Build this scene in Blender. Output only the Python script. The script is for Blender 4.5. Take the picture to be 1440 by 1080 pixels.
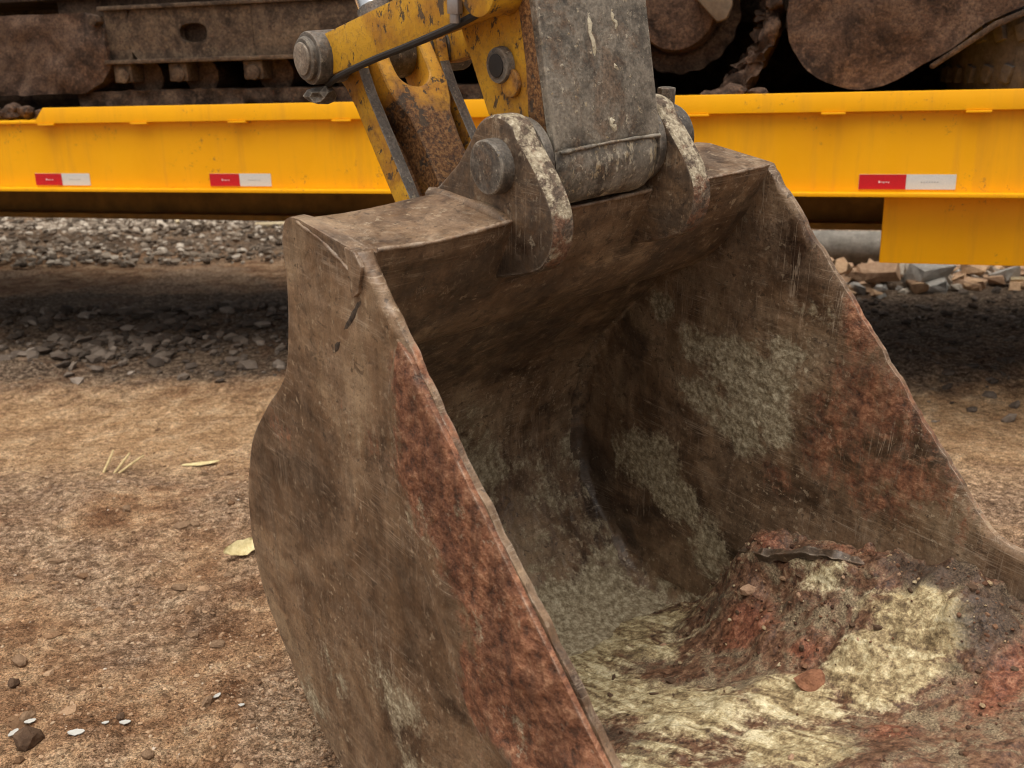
import bpy, bmesh, math, random
import numpy as np
from mathutils import Matrix, Vector
random.seed(7); rng = np.random.default_rng(11)
for o in list(bpy.data.objects): bpy.data.objects.remove(o)
SC = bpy.context.scene
COL = SC.collection

# ------------------------------------------------------------------ camera, sky, sun, exposure
cd = bpy.data.cameras.new('camera'); cam = bpy.data.objects.new('camera', cd); COL.objects.link(cam)
pitch = math.atan(440/1400); roll = math.atan(0.0273)
fw = Vector((0, math.cos(pitch), -math.sin(pitch))); r0 = Vector((1, 0, 0)); u0 = r0.cross(fw)
rr = math.cos(roll)*r0 - math.sin(roll)*u0; uu = math.sin(roll)*r0 + math.cos(roll)*u0
m = Matrix.Identity(4)
for i in range(3): m[i][0] = rr[i]; m[i][1] = uu[i]; m[i][2] = -fw[i]
m[2][3] = 1.2
cam.matrix_world = m
cd.sensor_width = 36; cd.lens = 36*1400/1440; cd.clip_start = 0.05; cd.clip_end = 3000
cd.dof.use_dof = True; cd.dof.focus_distance = 1.65; cd.dof.aperture_fstop = 6.5
SC.camera = cam

SUN_EL, SUN_AZ = math.radians(77), math.radians(-165)      # azimuth from +Y clockwise: high behind the camera
w = bpy.data.worlds.new('World'); SC.world = w; w.use_nodes = True
nt = w.node_tree; nt.nodes.clear()
sky = nt.nodes.new('ShaderNodeTexSky'); sky.sky_type = 'NISHITA'; sky.sun_disc = False
sky.sun_elevation = SUN_EL; sky.sun_rotation = SUN_AZ; sky.air_density = 1.0; sky.dust_density = 6.0; sky.ozone_density = 0.6
hs = nt.nodes.new('ShaderNodeHueSaturation'); hs.inputs['Saturation'].default_value = 0.06   # thin even cloud over the whole sky
bg = nt.nodes.new('ShaderNodeBackground'); bg.inputs['Strength'].default_value = 0.095
wo = nt.nodes.new('ShaderNodeOutputWorld')
nt.links.new(sky.outputs[0], hs.inputs['Color']); nt.links.new(hs.outputs[0], bg.inputs[0]); nt.links.new(bg.outputs[0], wo.inputs[0])
sd = bpy.data.lights.new('sun', 'SUN'); sd.energy = 1.6; sd.angle = math.radians(75); sd.color = (1.0, 0.89, 0.72)
sun = bpy.data.objects.new('sun', sd); COL.objects.link(sun)
sdir = Vector((math.sin(SUN_AZ)*math.cos(SUN_EL), math.cos(SUN_AZ)*math.cos(SUN_EL), math.sin(SUN_EL)))
sun.rotation_euler = (-sdir).to_track_quat('-Z', 'Y').to_euler(); sun.location = (0, 0, 6)
SC.render.engine = 'CYCLES'; SC.cycles.filter_width = 1.05
SC.cycles.max_bounces = 6; SC.cycles.diffuse_bounces = 3; SC.cycles.glossy_bounces = 2; SC.cycles.adaptive_threshold = 0.02
SC.view_settings.view_transform = 'Standard'; SC.view_settings.look = 'None'
SC.view_settings.exposure = 0.76; SC.view_settings.gamma = 1.0

# ------------------------------------------------------------------ numeric helpers
def _hash(ix, iy, iz, s):
    h = (ix.astype(np.uint32)*np.uint32(374761393) + iy.astype(np.uint32)*np.uint32(668265263) + iz.astype(np.uint32)*np.uint32(2246822519) + np.uint32(s*3266489917 % 4294967296))
    h = (h ^ (h >> np.uint32(13)))*np.uint32(1274126177)
    h = h ^ (h >> np.uint32(16))
    return (h & np.uint32(0xFFFFFF)).astype(np.float64)/float(0xFFFFFF)
def vn(x, y, z=0., s=1):
    x = np.asarray(x, float); y = np.asarray(y, float); z = np.zeros_like(x)+z
    xi, yi, zi = np.floor(x), np.floor(y), np.floor(z)
    fx, fy, fz = x-xi, y-yi, z-zi
    fx = fx*fx*(3-2*fx); fy = fy*fy*(3-2*fy); fz = fz*fz*(3-2*fz)
    xi = xi.astype(np.int64); yi = yi.astype(np.int64); zi = zi.astype(np.int64)
    r = 0
    for a in (0, 1):
        for b in (0, 1):
            for c in (0, 1):
                r = r + _hash(xi+a, yi+b, zi+c, s)*(fx if a else 1-fx)*(fy if b else 1-fy)*(fz if c else 1-fz)
    return r*2-1
def fbm(x, y, z=0., o=4, s=1, g=.5):
    r = 0; a = 1; k = 1; t = 0
    for i in range(o):
        r = r + a*vn(np.asarray(x)*k, np.asarray(y)*k, np.asarray(z)*k, s+i*17); t += a; a *= g; k *= 2.03
    return r/t
def ss(a, b, x):
    t = np.clip((np.asarray(x, float)-a)/(b-a), 0, 1); return t*t*(3-2*t)
def spline(pts, n):
    P = np.array(pts, float); P = np.vstack([2*P[0]-P[1], P, 2*P[-1]-P[-2]]); out = []
    for i in range(1, len(P)-2):
        for t in np.linspace(0, 1, 24, endpoint=False):
            a, b, c, d = P[i-1], P[i], P[i+1], P[i+2]
            out.append(.5*((2*b)+(c-a)*t+(2*a-5*b+4*c-d)*t*t+(-a+3*b-3*c+d)*t**3))
    out.append(P[-2]); out = np.array(out)
    L = np.concatenate([[0], np.cumsum(np.linalg.norm(np.diff(out, axis=0), axis=1))])
    q = np.linspace(0, L[-1], n)
    return np.stack([np.interp(q, L, out[:, k]) for k in range(out.shape[1])], 1)

# ------------------------------------------------------------------ object helpers
def link(o, parent=None):
    COL.objects.link(o)
    if parent: o.parent = parent
    return o
def tag(o, label=None, cat=None, group=None, kind=None):
    if label: o['label'] = label
    if cat: o['category'] = cat
    if group: o['group'] = group
    if kind: o['kind'] = kind
    return o
def empty(name, mat4=None):
    o = bpy.data.objects.new(name, None); o.empty_display_size = .1; COL.objects.link(o)
    if mat4 is not None: o.matrix_world = mat4
    return o
def raw(name, V, F, mat, parent=None, smooth=True, sharp=40, attrs=None):
    me = bpy.data.meshes.new(name); me.from_pydata([tuple(v) for v in V] if not isinstance(V, np.ndarray) else V.tolist(), [], F.tolist() if isinstance(F, np.ndarray) else F)
    me.materials.append(mat); me.update()
    if smooth:
        me.polygons.foreach_set('use_smooth', [True]*len(me.polygons))
        if sharp: me.set_sharp_from_angle(angle=math.radians(sharp))
    for k, a in (attrs or {}).items():
        at = me.attributes.new(k, 'FLOAT', 'POINT'); at.data.foreach_set('value', np.asarray(a, np.float32).ravel())
    return link(bpy.data.objects.new(name, me), parent)
def gridfaces(n, k, off=0, flip=False, wrap=False):
    i, j = np.meshgrid(np.arange(n-1), np.arange(k if wrap else k-1), indexing='ij'); j2 = (j+1) % k
    a = i*k+j; b = (i+1)*k+j; c = (i+1)*k+j2; d = i*k+j2
    q = np.stack([a, d, c, b] if flip else [a, b, c, d], -1).reshape(-1, 4)
    return q+off
class MB:
    def __init__(s): s.b = bmesh.new()
    def box(s, lo, hi, rot=None, about=None):
        r = bmesh.ops.create_cube(s.b, size=1)['verts']; lo = Vector(lo); hi = Vector(hi); c = (lo+hi)/2; d = hi-lo
        for v in r:
            q = Vector((v.co.x*d.x, v.co.y*d.y, v.co.z*d.z))
            if rot is not None: q = rot @ q
            v.co = q+c
        return s
    def prism(s, poly, lo, hi, ax='v'):
        # poly in the plane across the axis; ax 'v': (x,z) pts along y;  'z': (x,y) pts;  'x': (y,z) pts
        def P(p, h): return (p[0], h, p[1]) if ax == 'v' else ((p[0], p[1], h) if ax == 'z' else (h, p[0], p[1]))
        a = [s.b.verts.new(P(p, lo)) for p in poly]; b = [s.b.verts.new(P(p, hi)) for p in poly]; n = len(poly)
        s.b.faces.new(a); s.b.faces.new(b[::-1])
        for i in range(n): s.b.faces.new((a[(i+1) % n], a[i], b[i], b[(i+1) % n]))
        return s
    def cyl(s, p0, p1, r0, r1=None, n=28, cap=True):
        r1 = r0 if r1 is None else r1; p0 = Vector(p0); p1 = Vector(p1); z = (p1-p0).normalized()
        x = z.orthogonal().normalized(); y = z.cross(x); A = []; B = []
        for i in range(n):
            t = 2*math.pi*i/n; d = math.cos(t)*x+math.sin(t)*y
            A.append(s.b.verts.new(p0+d*r0)); B.append(s.b.verts.new(p1+d*r1))
        for i in range(n): s.b.faces.new((A[i], A[(i+1) % n], B[(i+1) % n], B[i]))
        if cap: s.b.faces.new(A[::-1]); s.b.faces.new(B)
        return s
    def tube(s, path, r, n=8):
        path = [Vector(p) for p in path]; R = r if isinstance(r, (list, tuple)) else [r]*len(path); rings = []
        for i, p in enumerate(path):
            d = (path[min(i+1, len(path)-1)]-path[max(i-1, 0)]).normalized()
            x = d.cross(Vector((.13, .31, .94))).normalized(); y = d.cross(x)
            rings.append([s.b.verts.new(p+R[i]*(math.cos(2*math.pi*k/n)*x+math.sin(2*math.pi*k/n)*y)) for k in range(n)])
        for a, b in zip(rings[:-1], rings[1:]):
            for k in range(n): s.b.faces.new((a[k], a[(k+1) % n], b[(k+1) % n], b[k]))
        s.b.faces.new(rings[0][::-1]); s.b.faces.new(rings[-1]); return s
    def build(s, name, mat, parent=None, bevel=0, seg=2, smooth=True, sharp=35, jitter=0, js=20):
        bmesh.ops.recalc_face_normals(s.b, faces=s.b.faces)
        if bevel:
            e = [e for e in s.b.edges if len(e.link_faces) == 2 and e.calc_face_angle(0) > math.radians(28)]
            bmesh.ops.bevel(s.b, geom=e, offset=bevel, segments=seg, profile=.6, affect='EDGES', clamp_overlap=True)
        if jitter:
            P = np.array([v.co[:] for v in s.b.verts])
            D = np.stack([fbm(P[:, 0]*js, P[:, 1]*js, P[:, 2]*js, 3, 5+k) for k in range(3)], 1)*jitter
            for v, d in zip(s.b.verts, D): v.co += Vector(d)
        me = bpy.data.meshes.new(name); s.b.to_mesh(me); s.b.free(); me.materials.append(mat)
        if smooth:
            me.polygons.foreach_set('use_smooth', [True]*len(me.polygons)); me.set_sharp_from_angle(angle=math.radians(sharp))
        return link(bpy.data.objects.new(name, me), parent)
def circ(c, r, a0, a1, n): return [(c[0]+r*math.cos(math.radians(a0+(a1-a0)*i/n)), c[1]+r*math.sin(math.radians(a0+(a1-a0)*i/n))) for i in range(n+1)]

# ------------------------------------------------------------------ material helpers
class NT:
    def __init__(s, name):
        s.m = bpy.data.materials.new(name); s.m.use_nodes = True; s.t = s.m.node_tree; s.n = s.t.nodes; s.n.clear()
        s.out = s.n.new('ShaderNodeOutputMaterial'); s.p = s.n.new('ShaderNodeBsdfPrincipled'); s.t.links.new(s.p.outputs[0], s.out.inputs[0])
        s.co = s.n.new('ShaderNodeTexCoord').outputs['Object']
    def L(s, a, b):
        if hasattr(a, 'is_output') or isinstance(a, bpy.types.NodeSocket): s.t.links.new(a, b)
        else: b.default_value = a if not isinstance(a, tuple) or len(a) != 3 or b.type != 'RGBA' else (*a, 1)
    def map(s, scale=(1, 1, 1), rot=(0, 0, 0), loc=(0, 0, 0)):
        n = s.n.new('ShaderNodeMapping'); s.L(s.co, n.inputs[0]); n.inputs['Scale'].default_value = scale; n.inputs['Rotation'].default_value = rot; n.inputs['Location'].default_value = loc; return n.outputs[0]
    def noise(s, scale, detail=5, rough=.55, vec=None, dist=0):
        n = s.n.new('ShaderNodeTexNoise'); s.L(vec or s.co, n.inputs['Vector']); n.inputs['Scale'].default_value = scale; n.inputs['Detail'].default_value = detail; n.inputs['Roughness'].default_value = rough; n.inputs['Distortion'].default_value = dist; return n.outputs[0]
    def voro(s, scale, vec=None, feat='F1', rnd=1, out=0):
        n = s.n.new('ShaderNodeTexVoronoi'); n.feature = feat; s.L(vec or s.co, n.inputs['Vector']); n.inputs['Scale'].default_value = scale; n.inputs['Randomness'].default_value = rnd; return n.outputs[out]
    def ramp(s, f, st, interp='LINEAR'):
        n = s.n.new('ShaderNodeValToRGB'); s.L(f, n.inputs[0]); e = n.color_ramp.elements; n.color_ramp.interpolation = interp
        while len(e) < len(st): e.new(.5)
        for k, (p, c) in zip(e, st): k.position = p; k.color = (*c, 1) if isinstance(c, tuple) else (c, c, c, 1)
        return n.outputs[0]
    def step(s, f, a, b): return s.ramp(f, [(a, 0.), (b, 1.)]) if a < b else s.ramp(f, [(b, 1.), (a, 0.)])
    def mix(s, f, a, b, mode='MIX'):
        n = s.n.new('ShaderNodeMix'); n.data_type = 'RGBA'; n.blend_type = mode; s.L(f, n.inputs[0]); s.L(a, n.inputs[6]); s.L(b, n.inputs[7]); return n.outputs[2]
    def ma(s, op, a, b=0., c=None):
        n = s.n.new('ShaderNodeMath'); n.operation = op; s.L(a, n.inputs[0]); s.L(b, n.inputs[1])
        if c is not None: s.L(c, n.inputs[2])
        return n.outputs[0]
    def attr(s, k):
        n = s.n.new('ShaderNodeAttribute'); n.attribute_name = k; return n.outputs['Fac']
    def edge(s, r=.006, lo=.02, hi=.12):
        b = s.n.new('ShaderNodeBevel'); b.samples = 2; b.inputs['Radius'].default_value = r
        g = s.n.new('ShaderNodeNewGeometry'); d = s.n.new('ShaderNodeVectorMath'); d.operation = 'DOT_PRODUCT'
        s.L(b.outputs[0], d.inputs[0]); s.L(g.outputs['Normal'], d.inputs[1])
        return s.step(s.ma('SUBTRACT', 1., d.outputs['Value']), lo, hi)
    def bump(s, h, st=.5, d=.01, nrm=None):
        n = s.n.new('ShaderNodeBump'); n.inputs['Strength'].default_value = st; n.inputs['Distance'].default_value = d; s.L(h, n.inputs['Height'])
        if nrm: s.L(nrm, n.inputs['Normal'])
        return n.outputs[0]
    def done(s, col, rough=.8, bump=None, metal=0., spec=.3):
        s.L(col, s.p.inputs['Base Color']); s.L(rough, s.p.inputs['Roughness']); s.L(metal, s.p.inputs['Metallic']); s.p.inputs['Specular IOR Level'].default_value = spec
        if bump: s.L(bump, s.p.inputs['Normal'])
        return s.m

def bucket_steel(name='dirty_bucket_steel'):
    n = NT(name)
    big = n.noise(4.2, 6, .62, dist=1.2); mid = n.noise(17, 7, .68, dist=.5); fine = n.noise(120, 4, .72); grit = n.noise(330, 2, .75)
    st = n.noise(1, 5, .66, n.map((22, 22, 3.4), (0, .5, 0)), 1.5)                      # rubbed streaks down the plate
    st2 = n.noise(1, 4, .66, n.map((5, 5, 46), (0, .75, 0)))
    base = n.ramp(big, [(.36, (.040, .022, .013)), (.45, (.110, .064, .036)), (.54, (.180, .113, .066)), (.66, (.27, .19, .118))])
    base = n.mix(n.ma('MULTIPLY', n.step(mid, .44, .60), .55), base, n.ramp(fine, [(.38, (.15, .095, .058)), (.62, (.25, .17, .106))]))
    base = n.mix(1., base, n.ramp(st, [(.36, .76), (.5, 1.), (.64, 1.22)]), 'MULTIPLY')
    base = n.mix(.6, base, n.ramp(st2, [(.36, .8), (.5, 1.), (.62, 1.2)]), 'MULTIPLY')
    base = n.mix(1., base, n.ramp(grit, [(.38, .85), (.5, 1.), (.62, 1.14)]), 'MULTIPLY')
    # hair scratches in three directions, bright where they bare the metal
    cl = n.step(n.noise(5, 5, .6, n.map(loc=(7, 3, 1))), .46, .6)
    fl1 = n.ma('MULTIPLY', n.step(n.noise(75, 5, .62), .60, .615), cl); fl2 = n.step(n.noise(60, 6, .66, n.map(loc=(2, 9, 4))), .61, .625); fl3 = n.step(n.noise(26, 7, .66, n.map(loc=(5, 5, 9)), .8), .60, .615)
    base = n.mix(n.ma('MULTIPLY', fl3, .7), base, n.ramp(fine, [(.4, (.06, .038, .024)), (.6, (.12, .075, .045))]))
    base = n.mix(n.ma('MULTIPLY', fl2, .75), base, (.05, .032, .021)); base = n.mix(n.ma('MULTIPLY', fl1, .7), base, (.4, .31, .21))
    scr = None
    for sc, ro in (((3, 3, 70), .9), ((60, 60, 2.4), .25), ((2.6, 2.6, 90), 1.25)):
        q = n.noise(1, 3, .5, n.map(sc, (0, ro, 0), (ro, 2*ro, 0)), .4); a = n.step(n.ma('ABSOLUTE', n.ma('SUBTRACT', q, .5)), .012, .003)
        a = n.ma('MULTIPLY', a, n.step(n.noise(7, 4, .6, n.map(loc=(ro*5, 0, 0))), .5, .62)); scr = a if scr is None else n.ma('MAXIMUM', scr, a)
    base = n.mix(n.ma('MULTIPLY', scr, .5), base, (.42, .33, .24))
    jag = n.ma('ADD', n.ma('MULTIPLY', mid, .9), n.ma('ADD', n.ma('MULTIPLY', fine, .45), n.ma('MULTIPLY', st, .35)))      # about 0.85
    def zone(k, lo=.82, hi=1.12): return n.step(n.ma('ADD', n.attr(k), n.ma('SUBTRACT', jag, .35)), lo, hi)
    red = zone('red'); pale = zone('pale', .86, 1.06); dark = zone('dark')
    redc = n.ramp(n.noise(52, 8, .74), [(.36, (.045, .018, .010)), (.46, (.14, .052, .026)), (.55, (.22, .092, .047)), (.66, (.36, .19, .108))])
    redc = n.mix(1., redc, n.ramp(st, [(.38, .7), (.62, 1.3)]), 'MULTIPLY')
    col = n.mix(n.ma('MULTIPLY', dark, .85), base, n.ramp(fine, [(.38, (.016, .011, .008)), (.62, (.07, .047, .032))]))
    col = n.mix(n.ma('MULTIPLY', red, .92), col, redc)
    palec = n.ramp(n.noise(75, 8, .78), [(.37, (.12, .088, .052)), (.49, (.28, .228, .145)), (.62, (.54, .475, .34))])
    col = n.mix(n.ma('MULTIPLY', pale, .88), col, palec)
    sp = n.ma('MULTIPLY', n.step(n.noise(80, 4, .7), .60, .66), n.step(n.noise(6, 3), .46, .58))
    col = n.mix(n.ma('MULTIPLY', sp, .6), col, (.38, .31, .22))
    ed = n.ma('MULTIPLY', n.edge(.006), n.step(n.noise(34, 5, .75), .42, .56))
    col = n.mix(n.ma('MULTIPLY', ed, .7), col, n.ramp(mid, [(.42, (.25, .13, .08)), (.56, (.46, .38, .3))]))
    zz = n.ma('ADD', n.attr('pale'), n.attr('red'))
    h = n.ma('ADD', n.noise(14, 3, .5), n.ma('MULTIPLY', n.noise(52, 4, .6), n.ma('ADD', .12, n.ma('MULTIPLY', zz, 1.1))))
    rough = n.ma('ADD', n.ramp(mid, [(.4, .36), (.58, .58)]), n.ma('MULTIPLY', n.ma('MAXIMUM', pale, red), .3))
    return n.done(col, rough, n.bump(h, .8, .010), 0, .42)
def mud_mat():
    n = NT('caked_mud')
    mid = n.noise(15, 9, .72, dist=.8); fine = n.noise(80, 8, .78); grit = n.noise(300, 5, .78)
    st = n.noise(1, 6, .6, n.map((7, 34, 7), (0, -.4, .5)), 1.2)
    base = n.ramp(fine, [(.38, (.035, .018, .011)), (.48, (.105, .05, .028)), (.56, (.17, .088, .05)), (.66, (.27, .17, .1))])
    base = n.mix(n.step(mid, .48, .58), base, n.ramp(grit, [(.36, (.08, .058, .036)), (.5, (.19, .14, .085)), (.64, (.3, .235, .15))]))
    jag = n.ma('ADD', n.ma('MULTIPLY', mid, .7), n.ma('ADD', n.ma('MULTIPLY', fine, .5), n.ma('MULTIPLY', st, .6)))      # about 0.9
    def zone(k, lo=.78, hi=1.16): return n.step(n.ma('ADD', n.attr(k), n.ma('SUBTRACT', jag, .4)), lo, hi)
    mixn = n.ma('ADD', n.ma('MULTIPLY', fine, .55), n.ma('MULTIPLY', st, .45))
    pc = n.ramp(mixn, [(.41, (.11, .074, .038)), (.465, (.26, .19, .098)), (.52, (.42, .34, .19)), (.59, (.64, .56, .37))])
    rc = n.ramp(fine, [(.37, (.05, .017, .009)), (.5, (.155, .052, .026)), (.64, (.3, .14, .08))])
    col = n.mix(zone('red'), base, rc); col = n.mix(n.ma('MULTIPLY', zone('pale'), .95), col, pc)
    col = n.mix(n.ma('MULTIPLY', zone('dark'), .9), col, n.ramp(grit, [(.36, (.02, .013, .009)), (.64, (.09, .058, .038))]))
    col = n.mix(.8, col, n.ramp(grit, [(.36, .6), (.5, 1.), (.64, 1.4)]), 'MULTIPLY')
    h = n.ma('ADD', n.ma('MULTIPLY', mid, .6), n.ma('ADD', n.ma('MULTIPLY', fine, .5), n.ma('MULTIPLY', grit, .18)))
    vc = n.voro(38, n.map((1, 1.4, 1)), 'SMOOTH_F1')
    h = n.ma('ADD', n.ma('MULTIPLY', n.noise(16, 4, .5), .9), n.ma('ADD', n.ma('MULTIPLY', n.noise(70, 4, .55), .35), n.ma('MULTIPLY', vc, .4)))
    return n.done(col, n.ramp(mid, [(.4, .55), (.6, .9)]), n.bump(h, .9, .014), 0, .35)
def worn_yellow(name, rust=.5, oil=.5, y=(.62, .33, .018)):
    n = NT(name)
    big = n.noise(9, 5, .6, dist=.4); mid = n.noise(42, 6, .7); fine = n.noise(170, 4, .7)
    yel = n.mix(n.step(big, .42, .58), y, (y[0]*.70, y[1]*.60, y[2]*.9))
    yel = n.mix(n.ma('MULTIPLY', n.step(fine, .52, .64), .55), yel, (.27, .14, .03))
    rustc = n.ramp(fine, [(.38, (.06, .028, .013)), (.5, (.17, .075, .026)), (.62, (.31, .16, .06))])
    k = n.ma('ADD', n.ma('MULTIPLY', big, .6), n.ma('MULTIPLY', mid, .5))        # about 0.55, spread 0.12
    rz = n.ma('ADD', k, n.ma('ADD', n.attr('rust'), .4*rust-.2))
    col = n.mix(n.step(rz, .56, .70), yel, rustc)
    chip = n.step(n.ma('ADD', n.ma('MULTIPLY', n.noise(62, 5, .7, n.map((1, 1, .55))), .8), n.ma('MULTIPLY', big, .3)), .64-.06*oil, .665-.06*oil)
    col = n.mix(n.ma('MULTIPLY', chip, .9), col, n.ramp(mid, [(.4, (.03, .022, .017)), (.6, (.085, .06, .04))]))
    ed = n.ma('MULTIPLY', n.edge(.006), n.step(mid, .42, .52))
    col = n.mix(n.ma('MULTIPLY', ed, .8), col, (.11, .07, .04))
    h = n.ma('ADD', n.ma('MULTIPLY', mid, .4), n.ma('SUBTRACT', n.ma('MULTIPLY', fine, .3), n.ma('MULTIPLY', chip, .4)))
    return n.done(col, n.ramp(mid, [(.35, .45), (.65, .8)]), n.bump(h, .6, .005), 0, .4)
def grey_worn(name, a=(.07, .063, .054), b=(.19, .18, .16), pale=.4):
    n = NT(name)
    big = n.noise(10, 8, .66, dist=1.); mid = n.noise(36, 8, .72); fine = n.noise(170, 6, .75)
    col = n.ramp(big, [(.38, a), (.5, tuple((x+y)/2 for x, y in zip(a, b))), (.6, b)])
    col = n.mix(n.ma('MULTIPLY', n.step(mid, .5, .6), .6), col, tuple(x*1.35 for x in b))
    col = n.mix(1., col, n.ramp(fine, [(.36, .6), (.5, 1.), (.62, 1.35)]), 'MULTIPLY')
    rs = n.step(n.noise(13, 8, .75, n.map(loc=(3, 1, 2)), .6), .51, .6); col = n.mix(n.ma('MULTIPLY', rs, .6), col, n.ramp(fine, [(.38, (.05, .03, .018)), (.62, (.2, .12, .07))]))
    sm = n.ma('MAXIMUM', n.step(n.ma('ADD', n.noise(1, 7, .8, n.map((34, 34, 17))), n.attr('pale')), .61, .65), n.step(n.noise(90, 5, .75), .60, .64))
    col = n.mix(n.ma('MULTIPLY', sm, pale+.4), col, n.ramp(mid, [(.42, (.42, .31, .17)), (.56, (.55, .49, .38))]))
    ed = n.ma('MULTIPLY', n.edge(.006), n.step(mid, .42, .54)); col = n.mix(n.ma('MULTIPLY', ed, .8), col, (.40, .35, .28))
    h = n.ma('ADD', n.ma('MULTIPLY', mid, .6), n.ma('ADD', n.ma('MULTIPLY', fine, .25), n.ma('MULTIPLY', sm, .25)))
    return n.done(col, n.ramp(mid, [(.4, .42), (.6, .72)]), n.bump(h, .7, .005), .1, .45)
def worn_edge():
    n = NT('rubbed_pale_edge'); mid = n.noise(30, 6, .7); fine = n.noise(130, 5, .7)
    col = n.ramp(fine, [(.38, (.2, .16, .11)), (.52, (.36, .3, .21)), (.64, (.56, .49, .37))])
    rs = n.step(n.ma('ADD', n.ma('MULTIPLY', mid, .8), n.attr('rust')), .38, .46)
    col = n.mix(rs, col, n.ramp(fine, [(.38, (.09, .045, .028)), (.6, (.24, .13, .08))]))
    col = n.mix(n.step(n.noise(40, 7, .7), .49, .54), col, n.ramp(fine, [(.4, (.07, .05, .036)), (.6, (.17, .12, .085))]))
    return n.done(col, .75, n.bump(n.ma('ADD', mid, fine), .8, .005), 0, .3)
def rim_slot(o, mat, test):
    o.data.materials.append(mat)
    for p_ in o.data.polygons:
        if test(p_.normal, p_.center): p_.material_index = 1
def put_attr(o, k, f):
    at = o.data.attributes.new(k, 'FLOAT', 'POINT'); at.data.foreach_set('value', [float(f(v_.co)) for v_ in o.data.vertices])
def trailer_yellow():
    n = NT('trailer_yellow_paint')
    big = n.noise(2.2, 4, .55); st = n.noise(1, 5, .65, n.map((16, 16, 1.2))); fine = n.noise(120, 3, .6)
    col = n.mix(n.step(big, .35, .7), (.90, .425, .0), (.84, .38, .0))
    col = n.mix(n.ma('MULTIPLY', n.step(st, .52, .68), .3), col, (.55, .25, .02))
    col = n.mix(n.ma('MULTIPLY', n.ma('MULTIPLY', n.step(n.noise(42, 6, .8), .58, .62), n.step(n.noise(3.3, 3), .52, .6)), .6), col, (.22, .12, .04))
    h = n.ma('ADD', n.ma('MULTIPLY', n.noise(5, 2), 1.), n.ma('MULTIPLY', fine, .05))
    return n.done(col, n.ramp(st, [(.3, .4), (.7, .6)]), n.bump(h, .12, .01), 0, .3)
def machine_mat(name='muddy_machine_iron', k=1., warm=1.):
    n = NT(name)
    big = n.noise(6, 8, .66, dist=1.); mid = n.noise(26, 8, .72); fine = n.noise(110, 6, .75)
    col = n.ramp(big, [(.38, (.032*k*warm, .019*k, .012*k)), (.5, (.085*k*warm, .052*k, .034*k)), (.62, (.15*k*warm, .098*k, .064*k))])
    col = n.mix(n.ma('MULTIPLY', n.step(mid, .5, .6), .7), col, (.15*k*warm, .095*k, .06*k)); col = n.mix(1., col, n.ramp(fine, [(.36, .5), (.5, 1.), (.62, 1.5)]), 'MULTIPLY')
    h = n.ma('ADD', n.ma('MULTIPLY', mid, .7), n.ma('MULTIPLY', fine, .4))
    return n.done(col, .88, n.bump(h, .8, .012), 0, .25)
def ground_mat():
    n = NT('dry_red_brown_dirt')
    big = n.noise(1.1, 6, .62, dist=.8); mid = n.noise(8, 7, .7, dist=.3); fine = n.noise(48, 5, .76); grit = n.noise(210, 3, .8)
    col = n.ramp(mid, [(.36, (.165, .082, .042)), (.46, (.29, .162, .088)), (.54, (.40, .245, .138)), (.66, (.54, .375, .235))])
    col = n.mix(n.ma('MULTIPLY', n.step(big, .46, .56), .6), col, n.ramp(fine, [(.38, (.16, .105, .068)), (.5, (.31, .218, .148)), (.62, (.5, .38, .275))]))
    path = n.step(n.ma('ADD', n.attr('path'), n.ma('MULTIPLY', mid, .7)), .6, 1.15)
    col = n.mix(n.ma('MULTIPLY', path, .85), col, n.ramp(mid, [(.36, (.31, .18, .09)), (.5, (.45, .285, .155)), (.64, (.59, .41, .25))]))
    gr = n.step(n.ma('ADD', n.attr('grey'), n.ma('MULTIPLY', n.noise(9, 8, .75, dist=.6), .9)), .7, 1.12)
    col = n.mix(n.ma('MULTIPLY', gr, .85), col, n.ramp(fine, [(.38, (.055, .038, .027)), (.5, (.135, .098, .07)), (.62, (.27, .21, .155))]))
    damp = n.step(n.noise(3.1, 8, .7, dist=1.), .54, .64); col = n.mix(n.ma('MULTIPLY', damp, .5), col, (.17, .09, .05))
    wh = n.ma('MULTIPLY', n.step(n.ma('ADD', n.attr('ash'), n.ma('MULTIPLY', n.noise(50, 8, .85), 1.8)), 1.1, 1.5), .85)
    col = n.mix(wh, col, (.52, .47, .41))
    col = n.mix(1., col, n.ramp(grit, [(.38, .42), (.5, 1.), (.6, 1.5)]), 'MULTIPLY')
    col = n.mix(.9, col, n.ramp(fine, [(.38, .55), (.5, 1.), (.6, 1.35)]), 'MULTIPLY')
    h = n.ma('ADD', n.ma('MULTIPLY', n.noise(8, 3, .6), .8), n.ma('MULTIPLY', n.noise(46, 5, .7), .8))
    return n.done(col, .95, n.bump(h, 1., .05), 0, .12)
def stone_mat(name, st, scale=60, bump=.5):
    n = NT(name); f = n.noise(scale, 5, .7)
    col = n.ramp(n.attr('tone'), st); col = n.mix(n.ma('MULTIPLY', n.step(f, .45, .7), .5), col, n.mix(.5, col, (.05, .035, .025)))
    return n.done(col, .92, n.bump(f, bump, .006), 0, .15)
def chunk_mat(name, a, b, scale=30):
    n = NT(name); f = n.noise(scale, 6, .7); g = n.noise(scale*5, 4, .7)
    col = n.ramp(f, [(.3, a), (.65, b)]); col = n.mix(n.ma('MULTIPLY', n.step(g, .52, .7), .5), col, tuple(x*.5 for x in a))
    return n.done(col, .93, n.bump(n.ma('ADD', f, n.ma('MULTIPLY', g, .5)), .6, .008), 0, .15)
def plain(name, c, rough=.6, metal=0., scale=40, var=.25, spec=.4):
    n = NT(name); f = n.noise(scale, 5, .65)
    col = n.ramp(f, [(.3, tuple(x*(1-var) for x in c)), (.7, tuple(min(x*(1+var), 1.) for x in c))])
    return n.done(col, rough, n.bump(f, .25, .003), metal, spec)

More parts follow.
